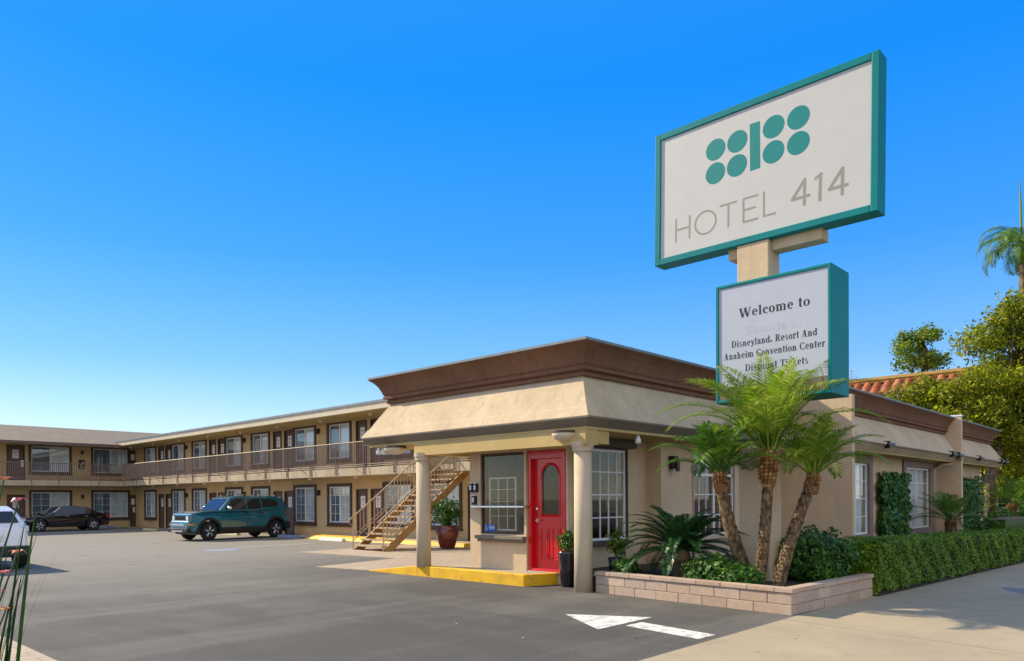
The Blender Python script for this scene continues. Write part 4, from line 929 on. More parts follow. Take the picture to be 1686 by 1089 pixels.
for s_ in (-1, 1):
    b = MB(); b.box(-1.12, 1.12, s_ * .80, s_ * .925, .30, .50); b.build('sill_cladding', 'black', suv, bevel=.02)
    b = MB(); b.box(-.25, .62, s_ * .60, s_ * .64, 1.80, 1.83); b.box(.85, 1.75, s_ * .60, s_ * .64, 1.80, 1.83)
    for x in (-.24, .58, .87, 1.70): b.box(x, x + .05, s_ * .605, s_ * .635, 1.735, 1.80)
    b.build('roof_rail', 'chrome', suv, bevel=.008)
    b = MB(); b.lathe([(.001, -.1), (.07, -.09), (.09, 0), (.085, .06), (.01, .07)], (-.74, s_ * 1.0, 1.27), 12, 'x'); b.bar((-.74, s_ * .84, 1.23), (-.74, s_ * .96, 1.26), .03); b.build('mirror', 'chrome', suv, smooth=True)
    for x in (-.02, .78):
        b = MB(); b.box(x, x + .2, s_ * .868, s_ * .91, 1.06, 1.10); b.build('door_handle', 'black', suv, bevel=.008)
    b = MB(); b.lathe([(.10, -.03), (.10, .03), (.07, .045)], (-2.43, s_ * .56, .90), 18, 'x'); o = b.build('headlight', 'lamp', suv); 
    b = MB(); b.lathe([(.125, -.028), (.125, .02)], (-2.42, s_ * .56, .90), 18, 'x'); b.build('headlight_ring', 'black', o)
    b = MB(); b.box(2.28, 2.352, s_ * .62, s_ * .80, .92, 1.12); b.build('taillight', 'tail', suv, bevel=.01)
    b = MB(); b.box(-2.50, -2.30, s_ * .76, s_ * .84, .62, .68); b.build('marker_lamp', 'amber', suv)
    sm = MB(); sm.box(.17, .18, s_ * .895, s_ * .904, .52, 1.18); sm.box(.93, .94, s_ * .895, s_ * .904, .72, 1.18); sm.box(-1.10, -1.09, s_ * .895, s_ * .904, .52, 1.16); sm.build('door_seam', 'black', suv)
b = MB()
for k in range(7): b.box(-2.462, -2.40, -.40 + k * .118, -.33 + k * .118, .82, .98)
b.build('grille', 'black', suv)
b = MB(); b.box(-2.60, -2.40, -.80, .80, .34, .50); b.build('front_bumper', 'black', suv, bevel=.03)
b = MB(); b.box(-2.595, -2.45, -.50, .50, .60, .68); b.box(-2.62, -2.5, -.45, .45, .36, .42); b.build('bumper_trim', 'chrome', suv, bevel=.015)
b = MB(); b.box(2.30, 2.46, -.84, .84, .36, .66); b.build('rear_bumper', 'black', suv, bevel=.03)
b = MB(); b.box(-2.2, 2.2, -.78, .78, .24, .36); b.build('underbody', 'black', suv)
b = MB(); b.box(-1.24, -1.10, -.72, .72, 1.185, 1.215); b.build('wiper_cowl', 'black', suv)
for x in (fx, rx_):
    for s_ in (-1, 1): wheel(suv, x, s_ * .80, s_)
suv.scale = (.97, 1.02, 1.06); suv.location = (15.72, 31.75, 0); suv.rotation_euler = (0, 0, R(4))
# --- black sedan
WR = .34
sed = thing('parked_sedan', 'glossy black sedan with tinted windows parked before the far motel wing', 'car', (0, 0, 0))
fx, rx_ = -1.38, 1.38
def wl2(x, z):
    w_ = .90
    if x < -1.7: w_ -= (-1.7 - x) * .35
    if x > 1.7: w_ -= (x - 1.7) * .32
    return w_ - max(0, .5 - z) * .12 - max(0, z - .8) * .12
low = [(-2.2, .28), (-2.30, .5), (-2.24, .68), (-1.9, .82), (-1.1, .92), (.2, .96), (1.6, 1.0), (2.22, .97), (2.32, .85), (2.34, .5), (2.26, .3)] + [(1.9, .28)] + archpts(rx_, .40, .28)[::-1] + [(.8, .24), (-.8, .24)] + archpts(fx, .40, .28)[::-1] + [(-1.95, .27)]
loft_body('body', 'carblack', sed, low[::-1], wl2, .06)
def wg2(x, z): return .80 - (z - .92) * .38
loft_body('cabin', 'carblack', sed, [(-1.15, .90), (-.35, 1.36), (.0, 1.43), (.55, 1.44), (1.05, 1.36), (1.85, .98), (1.8, .92)][::-1], wg2, .05)
for pts in ([(-.78, .98), (-.26, 1.33), (.14, 1.37), (.14, .99)], [(.2, .99), (.2, 1.37), (.62, 1.36), (1.0, 1.28), (1.1, 1.02)]): sidequad(sed, 'side_window', 'carglass', pts, wg2, .006)
sidequad(sed, 'window_trim', 'chrome', [(-.82, .965), (-.28, 1.345), (-.30, 1.36), (-.86, .965)], wg2, .008)
plate_on(sed, 'windscreen', 'carglass', [(-1.10, .68, .945), (-1.10, -.68, .945), (-.36, -.60, 1.365), (-.36, .60, 1.365)], .012)
plate_on(sed, 'rear_window', 'carglass', [(1.80, -.62, 1.01), (1.80, .62, 1.01), (1.08, .58, 1.355), (1.08, -.58, 1.355)], .012)
for s_ in (-1, 1):
    b = MB(); b.box(2.1, 2.33, s_ * .6, s_ * .78, .78, .92); b.build('taillight', 'tail', sed, bevel=.02)
    b = MB(); b.box(-2.22, -2.02, s_ * .55, s_ * .78, .62, .74); b.build('headlight', 'lamp', sed, bevel=.02)
    b = MB(); b.box(-.8, -.66, s_ * .84, s_ * .98, .98, 1.08); b.build('mirror', 'carblack', sed, bevel=.03)
    for x in (-.1, .9): b = MB(); b.box(x, x + .18, s_ * .875, s_ * .905, .84, .865); b.build('door_handle', 'chrome', sed)
for x in (fx, rx_):
    for s_ in (-1, 1): wheel(sed, x, s_ * .79, s_, r_=.34, spokes=6)
sed.location = (13.75, 48.55, 0); sed.rotation_euler = (0, 0, R(2))
# --- white car at the left edge (tail towards the camera, -y)
WR = .36
wc = thing('parked_hatchback', 'white car at the left edge seen from behind through the flowering plant', 'car', (0, 0, 0))
fx, rx_ = -1.45, 1.45
def wl3(x, z): return .93 - max(0, x - 1.6) * .22 - max(0, .5 - z) * .1 - max(0, z - .95) * .2
low = [(-2.3, .3), (-2.35, .7), (-1.4, 1.0), (.2, 1.05), (1.9, 1.12), (2.26, 1.10), (2.34, .95), (2.38, .62), (2.30, .42)] + [(2.0, .36)] + archpts(rx_, .44, .34)[::-1] + [(.9, .3), (-.9, .3)] + archpts(fx, .44, .34)[::-1] + [(-2.1, .3)]
loft_body('body', 'carwhite', wc, low[::-1], wl3, .06)
def wg3(x, z): return .84 - (z - 1.0) * .42
loft_body('cabin', 'carwhite', wc, [(-1.2, 1.0), (-.3, 1.5), (.2, 1.57), (1.4, 1.56), (1.8, 1.45), (2.26, 1.08)][::-1], wg3, .06)
plate_on(wc, 'rear_window', 'carglass', [(2.18, -.62, 1.16), (2.18, .62, 1.16), (1.87, .56, 1.42), (1.87, -.56, 1.42)], .014)
sidequad(wc, 'side_window', 'carglass', [(-.7, 1.08), (-.2, 1.44), (1.3, 1.48), (1.75, 1.14)], wg3, .006)
b = MB(); b.box(2.18, 2.40, -.82, .82, .33, .60); b.build('rear_bumper', 'black', wc, bevel=.04)
for s_ in (-1, 1):
    b = MB(); b.box(2.0, 2.30, s_ * .60, s_ * .815, .93, 1.08); o = b.build('taillight', 'lamp', wc, bevel=.02)
    b = MB(); b.box(2.05, 2.385, s_ * .66, s_ * .80, .46, .56); b.build('reflector', 'tail', wc, bevel=.01)
b = MB(); b.box(2.31, 2.38, -.26, .26, .72, .86); b.build('number_plate', 'notice', wc)
for x in (fx, rx_):
    for s_ in (-1, 1): wheel(wc, x, s_ * .81, s_)
wc.location = (4.5, 23.6, 0); wc.rotation_euler = (0, 0, R(-90))

# ------------------------------------------------------------------ block planter
pl = thing('block_planter', 'low split face block planter wall at the corner of driveway and sidewalk', 'planter', (11.5, 6, 0))
A_, B_, C_ = Vector((10.64, 8.02)), Vector((10.30, 4.36)), Vector((13.16, 4.20))
def run_blocks(p, q, inn, zs, lens, off):
    d = (q - p).normalized(); nrm = Vector((-d.y, d.x)); 
    if nrm.dot(inn) < 0: nrm = -nrm
    T = (q - p).length; mb = MB()
    for row, (z0, z1) in enumerate(zs):
        a = -off[row]
        while a < T - .02:
            a0, a1 = max(a, 0) + .003, min(a + lens, T) - .003
            if a1 - a0 > .03:
                j = random.uniform(0, .008); P = [p + d * a0 + nrm * j, p + d * a1 + nrm * j, p + d * a1 + nrm * .19, p + d * a0 + nrm * .19]
                if (d.x * nrm.y - d.y * nrm.x) < 0: P = P[::-1]
                mb.prism([(v.x, v.y) for v in P], z0 + (.002 if row else 0), z1 - .003)
            a += lens
    return mb
zs = [(-.03, .14), (.14, .305)]
inn1, inn2 = Vector((1, 0)), Vector((0, 1))
run_blocks(A_, B_, inn1, zs, .44, (.0, .22)).build('block_wall', 'block', pl, bevel=.008)
run_blocks(B_ + Vector((.002, .0)), C_, inn2, zs, .42, (.21, .0)).build('block_wall', 'block', pl, bevel=.008)
o1, o2 = Vector((-.025, 0)), Vector((0, -.025))
run_blocks(A_ + o1, B_ + o1 + o2, inn1, [(.307, .375)], .44, (.1,)).build('cap', 'block', pl, bevel=.008)
run_blocks(B_ + o2 + Vector((.19, 0)), C_ + o2, inn2, [(.307, .374)], .42, (.05,)).build('cap', 'block', pl, bevel=.008)
so_ = MB(); so_.prism([(10.5, 4.45), (18.0, 4.8), (19.6, 8.65), (14.0, 8.68), (11.9, 9.15), (10.75, 8.6)], -.02, .27); tag(so_.build('planting_bed', 'soil'), kind='structure')
s2 = MB(); sheet(s2, 13.2, 60, 4.12, 4.75, 40, 1, lambda x, y: walkz(x, 4.30) + .006); sheet(s2, 13.2, 60, 4.75, 7.58, 40, 1, lambda x, y: walkz(x, 4.30) + .006); s2.prism([(18.05, 4.6), (38, 4.6), (38, 7.58), (19.9, 7.58)], -.5, .16); tag(s2.build('verge_soil', 'soil'), kind='structure')

# ------------------------------------------------------------------ palms and cycads
def frond_geo(V, F, base, az, el, length, curl, nl, ll, lw, vee=.5, rach=.012, twist=0.0, t0=.1, back=.55):
    base = Vector(base); p = base.copy(); n = 14; dirs = []; pts = [p.copy()]
    for i in range(n):
        e = el - curl * ((i + .5) / n) ** 1.5
        a_ = az + twist * (i / n)
        d = Vector((math.cos(e) * math.cos(a_), math.cos(e) * math.sin(a_), math.sin(e))); p = p + d * (length / n); pts.append(p.copy()); dirs.append(d)
    mb = MB(); mb.tube([tuple(q) for q in pts], [rach * (1.6 - 1.4 * i / n) for i in range(n + 1)], 4, False)
    o = len(V); V += mb.v; F += [tuple(i + o for i in f) for f in mb.f]
    for k in range(nl):
        t = t0 + (1 - t0) * k / (nl - 1); q = t * n; i = min(int(q), n - 1); d = dirs[i]
        c = pts[i].lerp(pts[i + 1], q - i)
        side = d.cross(Vector((0, 0, 1)));
        if side.length < .05: side = Vector((-math.sin(az), math.cos(az), 0))
        side.normalize(); upv = side.cross(d).normalized()
        L = ll * (.35 + .65 * math.sin(math.pi * min(1, .12 + t * .95)) ** .7) * random.uniform(.85, 1.1)
        for s_ in (-1, 1):
            ld = (side * s_ + d * (back + .5 * t + random.uniform(-.08, .08)) + upv * (vee + random.uniform(-.12, .12))).normalized()
            mid = c + ld * L * .45; tip = c + ld * L - Vector((0, 0, 1)) * L * (.18 + .1 * random.random())
            wv = (ld.cross(upv)).normalized() * lw * .5
            j = len(V); V += [tuple(c), tuple(mid + wv), tuple(tip), tuple(mid - wv)]; F.append((j, j + 1, j + 2, j + 3))
def rosette(name, m, parent, base, n, length, el0, el1, curl0, curl1, nl, ll, lw, vee=.5, rb=.06, rach=.012, azr=None, back=.55, t0=.1):
    V, F = [], []
    for i in range(n):
        t = i / max(1, n - 1); az = i * 2.39996 + random.uniform(-.25, .25) if azr is None else random.uniform(*azr)
        el = el0 + (el1 - el0) * t + random.uniform(-.08, .08); L = length * random.uniform(.8, 1.08) * (1 - .25 * t * t)
        frond_geo(V, F, (base[0] + math.cos(az) * rb, base[1] + math.sin(az) * rb, base[2] + .05 * t), az, el, L, curl0 + (curl1 - curl0) * t + random.uniform(-.15, .15), nl, ll, lw, vee, rach, random.uniform(-.25, .25), t0=t0, back=back)
    b = MB(); b.v = V; b.f = F
    return b.build(name, m, parent)
def palm(name, label, base, top, r0, r1, bossr, bossl, n, length, fm, group, el=(.25, 1.42), curl=(1.5, .7), sag=.12, ll=.36, extra=None):
    t_ = thing(name, label, 'palm tree', base, group)
    B, T = Vector(base), Vector(top); b = MB(); pts = []; rad = []
    for i in range(25):
        s_ = i / 24; p = B.lerp(T, s_) + Vector((0, 0, 0)); p.x += (T.x - B.x) * sag * math.sin(math.pi * s_); p.y += (T.y - B.y) * sag * math.sin(math.pi * s_)
        pts.append(tuple(p)); rad.append((r0 + (r1 - r0) * s_) * random.uniform(.93, 1.06))
    b.tube(pts, rad, 18); tr = b.build('trunk', 'bark', t_, smooth=True)
    # rough old leaf scars as small upturned stubs
    sb_ = MB(); rows = 30
    for i in range(rows):
        s_ = (i + .5) / rows; k = s_ * 24; j = min(int(k), 23); c = Vector(pts[j]).lerp(Vector(pts[j + 1]), k - j); r_ = r0 + (r1 - r0) * s_
        for q in range(9):
            A = 2 * math.pi * (q / 9 + i * .28) + random.uniform(-.12, .12); e = Vector((math.cos(A), math.sin(A), 0)); sd_ = Vector((-math.sin(A), math.cos(A), 0)); wq = r_ * .30
            lo = c + e * (r_ * .93); hi = c + e * (r_ * random.uniform(1.04, 1.16)) + Vector((0, 0, .055)); 
            sb_.add([tuple(lo - sd_ * wq), tuple(lo + sd_ * wq), tuple(hi + sd_ * wq * .5), tuple(hi - sd_ * wq * .5), tuple(lo - sd_ * wq * .8 + Vector((0, 0, .08))), tuple(lo + sd_ * wq * .8 + Vector((0, 0, .08)))], [(0, 1, 2, 3), (3, 2, 5, 4)])
    sb_.build('leaf_scars', 'bark', tr)
    # bulging boss of cut leaf bases
    bo = MB(); rows = 11
    for i in range(rows):
        s_ = i / (rows - 1); z = T.z - bossl * .62 + bossl * s_; r_ = bossr * (math.sin(math.pi * (.12 + .72 * s_)) ** .7)
        cx, cy = B.lerp(T, min(1, 1 - bossl * (.62 - s_) / (T.z - B.z)))[:2]
        for q in range(13):
            A = 2 * math.pi * (q / 13 + i * .5 / 13 * 1.0) + i * .24; e = Vector((math.cos(A), math.sin(A), 0)); sd_ = Vector((-math.sin(A), math.cos(A), 0)); wq = r_ * .25; hh_ = bossl / rows * 1.5
            c = Vector((cx, cy, z)); a0 = c + e * r_ * .80; a1 = c + e * r_ * 1.05 + Vector((0, 0, hh_ * .4)); a2 = c + e * r_ * .78 + Vector((0, 0, hh_))
            bo.add([tuple(a0), tuple(a1 - sd_ * wq), tuple(a2), tuple(a1 + sd_ * wq), tuple(a1 + e * r_ * .06 + Vector((0, 0, hh_ * .15)))], [(0, 4, 1), (1, 4, 2), (2, 4, 3), (3, 4, 0)])
    bo.lathe([(bossr * .55, T.z - bossl * .6), (bossr * .78, T.z - bossl * .3), (bossr * .72, T.z + bossl * .2), (bossr * .3, T.z + bossl * .45)], (T.x, T.y, 0), 14)
    bo.build('crown_boss', 'boss', t_)
    rosette('fronds', fm, t_, (T.x, T.y, T.z + bossl * .25), n, length, el[0], el[1], curl[0], curl[1], 52, ll, .018, .30, bossr * .35, t0=.2)
    if extra: extra(t_)
    return t_
GP = 'palms in the block planter'
palm('date_palm', 'shorter dark green palm leaning left before the white window of the office', (11.62, 5.62, .25), (10.98, 5.80, 1.93), .105, .085, .125, .34, 22, 1.22, 'frond_d', GP, el=(.62, 1.45), curl=(1.6, .8), ll=.34)
palm('date_palm', 'tallest palm with upright trunk, bulging crown boss and bright fronds before the message board', (11.12, 5.22, .25), (11.36, 5.16, 2.16), .088, .078, .165, .58, 30, 1.95, 'frond', GP, el=(.92, 1.52), curl=(1.7, .6), ll=.44)
palm('date_palm', 'right hand palm with its trunk leaning right over the dark green shrub', (10.98, 4.86, .25), (12.10, 4.76, 1.90), .092, .078, .125, .36, 22, 1.28, 'frond', GP, el=(.62, 1.45), curl=(1.6, .8), sag=-.08, ll=.36)
palm('young_palm', 'young palm behind the clipped hedge before the second street window', (28.2, 6.55, .0), (28.25, 6.55, .75), .17, .16, .2, .3, 20, 1.55, 'frond_d', 'young palms behind the hedge', el=(.3, 1.3), curl=(1.1, .6), ll=.4)
palm('young_palm', 'farther young palm beyond the end of the street wing at the right edge', (42.5, 7.25, -.3), (42.5, 7.25, 1.1), .2, .18, .24, .4, 22, 2.0, 'frond_d', 'young palms behind the hedge', el=(.2, 1.3), curl=(1.2, .6), ll=.5)
# tall queen palm at the right edge
qp = thing('queen_palm', 'very tall palm with drooping feathery fronds rising behind the trees at the right edge', 'palm tree', (50, 8.0, 0))
b = MB(); b.tube([(50, 8.0, -.4), (50.05, 8.0, 7), (50.0, 8.0, 14.6)], [.22, .17, .14], 12); b.build('trunk', 'treebark', qp, smooth=True)
b = MB(); b.tube([(50, 8, 14.5), (50, 8, 15.8)], [.15, .10], 10); b.build('crownshaft', 'frond', qp, smooth=True)
V, F = [], []
for i in range(22): frond_geo(V, F, (50, 8.0, 15.6), i * 2.4, random.uniform(.35, 1.2), 2.9, random.uniform(2.4, 3.1), 44, .75, .045, .0, .03, random.uniform(-.3, .3))
b = MB(); b.v, b.f = V, F; b.build('fronds', 'frond_d', qp)
b = MB(); b.tube([(50, 8, 15.7), (49.97, 8.02, 17.6), (49.9, 8.05, 19.2)], [.07, .07, .015], 6); b.build('spear_leaf', 'frond', qp)
# sago in its pot
sg = thing('sago_palm', 'dark green sago palm in a square brown clay pot inside the block planter', 'potted plant', (11.75, 6.95, .25))
b = MB(); b.lathe([(.20, .25), (.27, .50), (.30, .52), (.30, .57), (.24, .57), (.23, .53)], (11.75, 6.95, 0), 4); b.build('pot', 'brownpot', sg, bevel=.01)
b = MB(); b.lathe([(.12, .5), (.13, .62), (.10, .74), (.04, .78)], (11.75, 6.95, 0), 14); b.build('trunk', 'boss', sg)
rosette('fronds', 'cycad', sg, (11.75, 6.95, .72), 54, 1.25, .05, 1.3, 1.35, 1.0, 60, .19, .022, .35, .07, .010, back=.35)

# ------------------------------------------------------------------ shrubs, hedge and ivy
def shrub(name, label, cat, c, rad, n, leaf, m, group=None, stems=True, lump=.16, loc=None):
    t_ = thing(name, label, cat, loc or (c[0], c[1], max(0.0, c[2] - rad[2])), group)
    P, d = shell_points(n, c, rad, .45, lump); sel = P[:, 2] > c[2] - rad[2] * .98; P, d = P[sel], d[sel]
    k = len(P); cards('foliage', P, d + rng.normal(size=(k, 3)) * .55 + np.array([0, 0, .35]), leaf * rng.uniform(.7, 1.3, k), leaf * .55 * rng.uniform(.7, 1.2, k), m, t_)
    if stems:
        b = MB()
        for i in range(7):
            A = random.uniform(0, 6.28); s_ = random.uniform(.3, .75); b.tube([(c[0] + .04 * math.cos(A), c[1] + .04 * math.sin(A), c[2] - rad[2]), (c[0] + rad[0] * .4 * s_ * math.cos(A), c[1] + rad[1] * .4 * s_ * math.sin(A), c[2] - rad[2] * .2), (c[0] + rad[0] * s_ * math.cos(A), c[1] + rad[1] * s_ * math.sin(A), c[2] + rad[2] * .5)], [.016, .011, .004], 5)
        b.build('stems', 'treebark', t_)
    return t_
GS = 'shrubs in the block planter'
shrub('low_shrub', 'low leafy shrub at the foot of the leftmost leaning palm', 'shrub', (11.05, 5.85, .42), (.42, .42, .30), 1500, .085, 'shrub', GS)
shrub('low_shrub', 'low leafy shrub between the two left palm trunks behind the planter cap', 'shrub', (10.85, 5.38, .40), (.32, .34, .24), 1100, .08, 'shrub', GS)
shrub('low_shrub', 'low shrub right beside the brown pot of the sago palm', 'shrub', (11.05, 6.18, .42), (.30, .30, .26), 1100, .08, 'shrub', GS)
shrub('low_shrub', 'small fern like plant at the left end of the planter beside the column', 'shrub', (11.35, 7.85, .38), (.26, .26, .20), 600, .09, 'shrub', GS)
shrub('round_shrub', 'large dense dark green shrub behind the right hand leaning palm', 'shrub', (12.75, 5.1, .62), (.75, .75, .52), 5200, .085, 'shrub')
shrub('bright_shrub', 'small bright green shrub behind the right end of the block planter', 'shrub', (12.15, 4.62, .45), (.26, .24, .26), 900, .07, 'limeshrub')
shrub('dark_shrub', 'dark low shrub beyond the street wing next to the green trough', 'shrub', (39.5, 7.2, .25), (1.5, .7, .85), 2600, .14, 'ivy')
shrub('dark_shrub', 'dark shrub at the right edge below the far young palm', 'shrub', (44.5, 6.9, .3), (1.8, .8, .9), 2600, .15, 'shrub')
def potted(name, label, c, prof, potm, fc, frad, n, leaf, leafm, seg=20):
    t_ = thing(name, label, 'potted plant', c)
    b = MB(); b.lathe(prof, c, seg); b.build('pot', potm, t_, smooth=seg > 8)
    P, d = shell_points(n, fc, frad, .25, .22)
    cards('foliage', P, d + rng.normal(size=(n, 3)) * .6 + np.array([0, 0, .4]), leaf * rng.uniform(.7, 1.3, n), leaf * .5 * rng.uniform(.7, 1.2, n), leafm, t_)
    b = MB()
    for i in range(6):
        A = i * 1.05; b.tube([(c[0], c[1], prof[-1][1] + c[2] - .05), (fc[0] + frad[0] * .5 * math.cos(A), fc[1] + frad[1] * .5 * math.sin(A), fc[2] + .2 * frad[2])], [.014, .006], 5)
    b.build('stems', 'treebark', t_)
    return t_
potted('potted_tree', 'red glazed pot with a bushy green shrub standing by the staircase', (16.75, 18.75, .015), [(.20, 0), (.25, .05), (.35, .35), (.38, .55), (.34, .70), (.31, .73), (.345, .77), (.28, .77), (.26, .70)], 'redpot', (16.75, 18.75, 1.22), (.50, .50, .52), 1500, .11, 'shrub')
potted('potted_flower', 'tall dark glazed pot with a small plant beside the red door', (10.98, 8.92, .0), [(.10, 0), (.13, .02), (.165, .35), (.18, .62), (.19, .66), (.155, .66), (.14, .60)], 'blackpot', (10.98, 8.92, .86), (.20, .20, .24), 240, .10, 'shrub')
potted('potted_succulent', 'black pot with a rosette leaved succulent behind the front column', (11.75, 8.35, .27), [(.10, 0), (.14, .02), (.17, .26), (.14, .26), (.13, .22)], 'blackpot', (11.75, 8.35, .80), (.18, .18, .32), 150, .13, 'treeg')
# clipped hedge: dense faces over a closed twiggy core
hd_ = thing('clipped_hedge', 'long clipped green boxwood hedge along the shaded sidewalk', 'hedge', (13.2, 4.4, 0))
hx0, hx1 = 13.25, 46.0
def hz(x): return -.022 * min(max(x - 13.2, 0), 22)
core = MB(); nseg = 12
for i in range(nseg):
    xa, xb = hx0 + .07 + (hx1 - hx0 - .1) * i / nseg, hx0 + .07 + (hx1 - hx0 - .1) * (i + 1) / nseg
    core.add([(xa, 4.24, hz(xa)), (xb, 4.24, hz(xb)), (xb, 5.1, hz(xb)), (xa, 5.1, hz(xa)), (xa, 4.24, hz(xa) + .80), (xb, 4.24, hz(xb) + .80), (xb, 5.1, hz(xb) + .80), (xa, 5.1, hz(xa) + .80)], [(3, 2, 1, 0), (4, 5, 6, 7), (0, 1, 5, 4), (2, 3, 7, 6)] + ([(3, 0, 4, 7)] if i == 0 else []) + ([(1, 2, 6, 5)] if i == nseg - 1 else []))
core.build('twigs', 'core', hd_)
def hedge_cards(n, face, dens):
    u = rng.random(n) ** 1.9; x = hx0 + (hx1 - hx0) * u; r3 = rng.random(n)
    wob = .03 * np.sin(x * 3.1) + .03 * np.sin(x * 7.7 + r3 * 9) + rng.normal(size=n) * .014
    h_ = .88 + .02 * np.sin(x * 1.7) + .015 * np.sin(x * 5.3); zb_ = np.array([hz(q) for q in x])
    if face == 'front': P = np.stack([x, 4.17 - wob + .05 * (r3 < .06), zb_ + .03 + (h_ - .03) * r3], 1); nn = np.array([0, -1, .15])
    elif face == 'top': P = np.stack([x, 4.17 + .95 * r3, zb_ + h_ + wob * .7], 1); nn = np.array([0, -.1, 1])
    else: P = np.stack([np.full(n, hx0) + wob, 4.17 + .95 * rng.random(n), .03 + .85 * r3], 1); nn = np.array([-1, 0, .1])
    sz = .043 * (1 + .05 * (x - hx0))
    return cards('leaves', P, nn + rng.normal(size=(n, 3)) * .5, sz * rng.uniform(.7, 1.3, n), sz * .62 * rng.uniform(.7, 1.2, n), 'hedge', hd_)
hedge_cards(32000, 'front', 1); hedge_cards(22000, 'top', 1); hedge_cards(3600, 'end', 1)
def ivy(label, x0, x1, z0, z1, n, grp):
    t_ = thing('wall_ivy', label, 'climbing plant', ((x0 + x1) / 2, 7.5, z0), grp)
    P = np.stack([rng.uniform(x0, x1, n), 7.6 - .06 - .22 * rng.random(n) ** .8, z0 + (z1 - z0) * rng.random(n)], 1)
    edge = .10 * np.sin(P[:, 2] * 6) + .08 * np.sin(P[:, 2] * 15); top = .09 * np.sin(P[:, 0] * 6) + .06 * np.sin(P[:, 0] * 13)
    sel = (P[:, 0] > x0 + .12 + edge) & (P[:, 0] < x1 - .12 + edge) & (P[:, 2] < z1 - .1 + top); P = P[sel]; n = len(P)
    cards('leaves', P, np.array([0, -1, .35]) + rng.normal(size=(n, 3)) * .45, .12 * rng.uniform(.7, 1.3, n), .10 * rng.uniform(.7, 1.2, n), 'ivy', t_, droop=.6)
    b = MB()
    for i in range(6): xx = x0 + .3 + (x1 - x0 - .6) * i / 5; b.tube([(xx, 7.57, z0 - .2), (xx + .1, 7.57, z0 + .8), (xx - .1, 7.57, z1 - .3)], [.02, .015, .005], 5)
    b.build('stems', 'treebark', t_)
ivy('square cut green ivy on the wall between the two white street windows', 23.95, 26.85, .1, 2.42, 5200, 'ivy panels on the street wall')
ivy('ivy panel on the wall beyond the second fin at the far end of the wing', 31.0, 37.2, .0, 2.45, 5200, 'ivy panels on the street wall')
gt = thing('green_trough', 'low green trough box standing behind the far part of the hedge', 'planter box', (36.5, 6.45, -.5))
b = MB(); b.box(35.6, 39.5, 6.3, 6.8, -.5, .66); b.build('trough', 'limeshrub', gt, bevel=.02); b = MB(); b.box(35.55, 39.55, 6.25, 6.85, .662, .72); b.build('rim', 'fascia', gt)

# ------------------------------------------------------------------ trees beyond the office
def tree(name, label, base, clumps, trunk_pts, r0, n_per, leaf, m, group, spread=.75):
    t_ = thing(name, label, 'tree', base, group)
    b = MB(); P0 = [Vector(p) for p in trunk_pts]; k = len(P0)
    b.tube([tuple(p) for p in P0], [r0 * (1 - .55 * i / (k - 1)) for i in range(k)], 10)
    for c, rad in clumps:
        C_ = Vector(c); s_ = P0[random.randrange(max(1, k // 2), k)] if random.random() < .7 else P0[-1]
        mid = s_.lerp(C_, .5) + Vector((random.uniform(-.3, .3), random.uniform(-.3, .3), random.uniform(-.2, .4)))
        b.tube([tuple(s_), tuple(mid), tuple(C_)], [r0 * .32, r0 * .2, r0 * .07], 6)
        for q in range(3):
            e = C_ + Vector((random.uniform(-1, 1), random.uniform(-1, 1), random.uniform(-.6, 1))) * rad * .8; b.tube([tuple(mid.lerp(C_, .7)), tuple(e)], [r0 * .09, r0 * .03], 4)
    b.build('trunk', 'treebark', t_, smooth=True)
    PP, DD = [], []
    for c, rad in clumps:
        nn = int(n_per * rad * rad); P, d = shell_points(nn, c, (rad, rad, rad * .8), .3, .25); PP.append(P); DD.append(d)
    P = np.concatenate(PP); d = np.concatenate(DD); n = len(P)
    cards('crown', P, d * .7 + rng.normal(size=(n, 3)) * .7 + np.array([0, 0, .3]), leaf * rng.uniform(.6, 1.4, n), leaf * .6 * rng.uniform(.6, 1.3, n), m, t_)
    return t_
def clump_cloud(c, rad, n, r0, r1, seed):
    rr = random.Random(seed); out = []
    while len(out) < n:
        v = Vector((rr.uniform(-1, 1), rr.uniform(-1, 1), rr.uniform(-1, 1)))
        if .35 < v.length < 1: out.append(((c[0] + v.x * rad[0], c[1] + v.y * rad[1], c[2] + v.z * rad[2]), rr.uniform(r0, r1)))
    return out
GT = 'trees beyond the street wing'
tree('street_tree', 'big yellow green tree with a leaning trunk at the right edge behind the street wing', (43, 8.3, -.4), clump_cloud((45.0, 6.9, 7.9), (3.0, 3.0, 4.9), 66, .75, 1.25, 3), [(43, 8.3, -.4), (43.1, 8.2, 2.6), (43.6, 7.9, 4.4), (44.3, 7.4, 6.3), (44.6, 7.2, 8.5)], .26, 700, .19, 'tree', GT)
tree('street_tree', 'lower bushy yellow green tree just above the brown cornice of the street wing', (42, 10.2, -.4), clump_cloud((41.5, 9.7, 6.0), (2.2, 2.6, 1.6), 24, .7, 1.1, 5), [(42, 10.2, -.4), (42, 10.1, 3), (41.7, 9.9, 5.5)], .2, 680, .18, 'tree', GT)
tree('slender_tree', 'slender dark green tree standing up against the sky behind the terracotta roof', (50, 13.05, -.3), clump_cloud((50, 13.05, 8.9), (1.35, 1.35, 3.7), 36, .4, .8, 8), [(50, 13.05, -.3), (50, 13.1, 5), (50, 13.05, 8), (50, 13.0, 11)], .14, 620, .19, 'treeg', GT)
tree('street_tree', 'green tree low at the right edge behind the end of the street wing', (49, 7.6, -.4), clump_cloud((49, 7.9, 3.6), (2.4, 2.0, 1.9), 20, .7, 1.1, 9), [(49, 7.6, -.4), (49, 7.7, 2), (49, 7.9, 4)], .2, 520, .22, 'tree', GT)

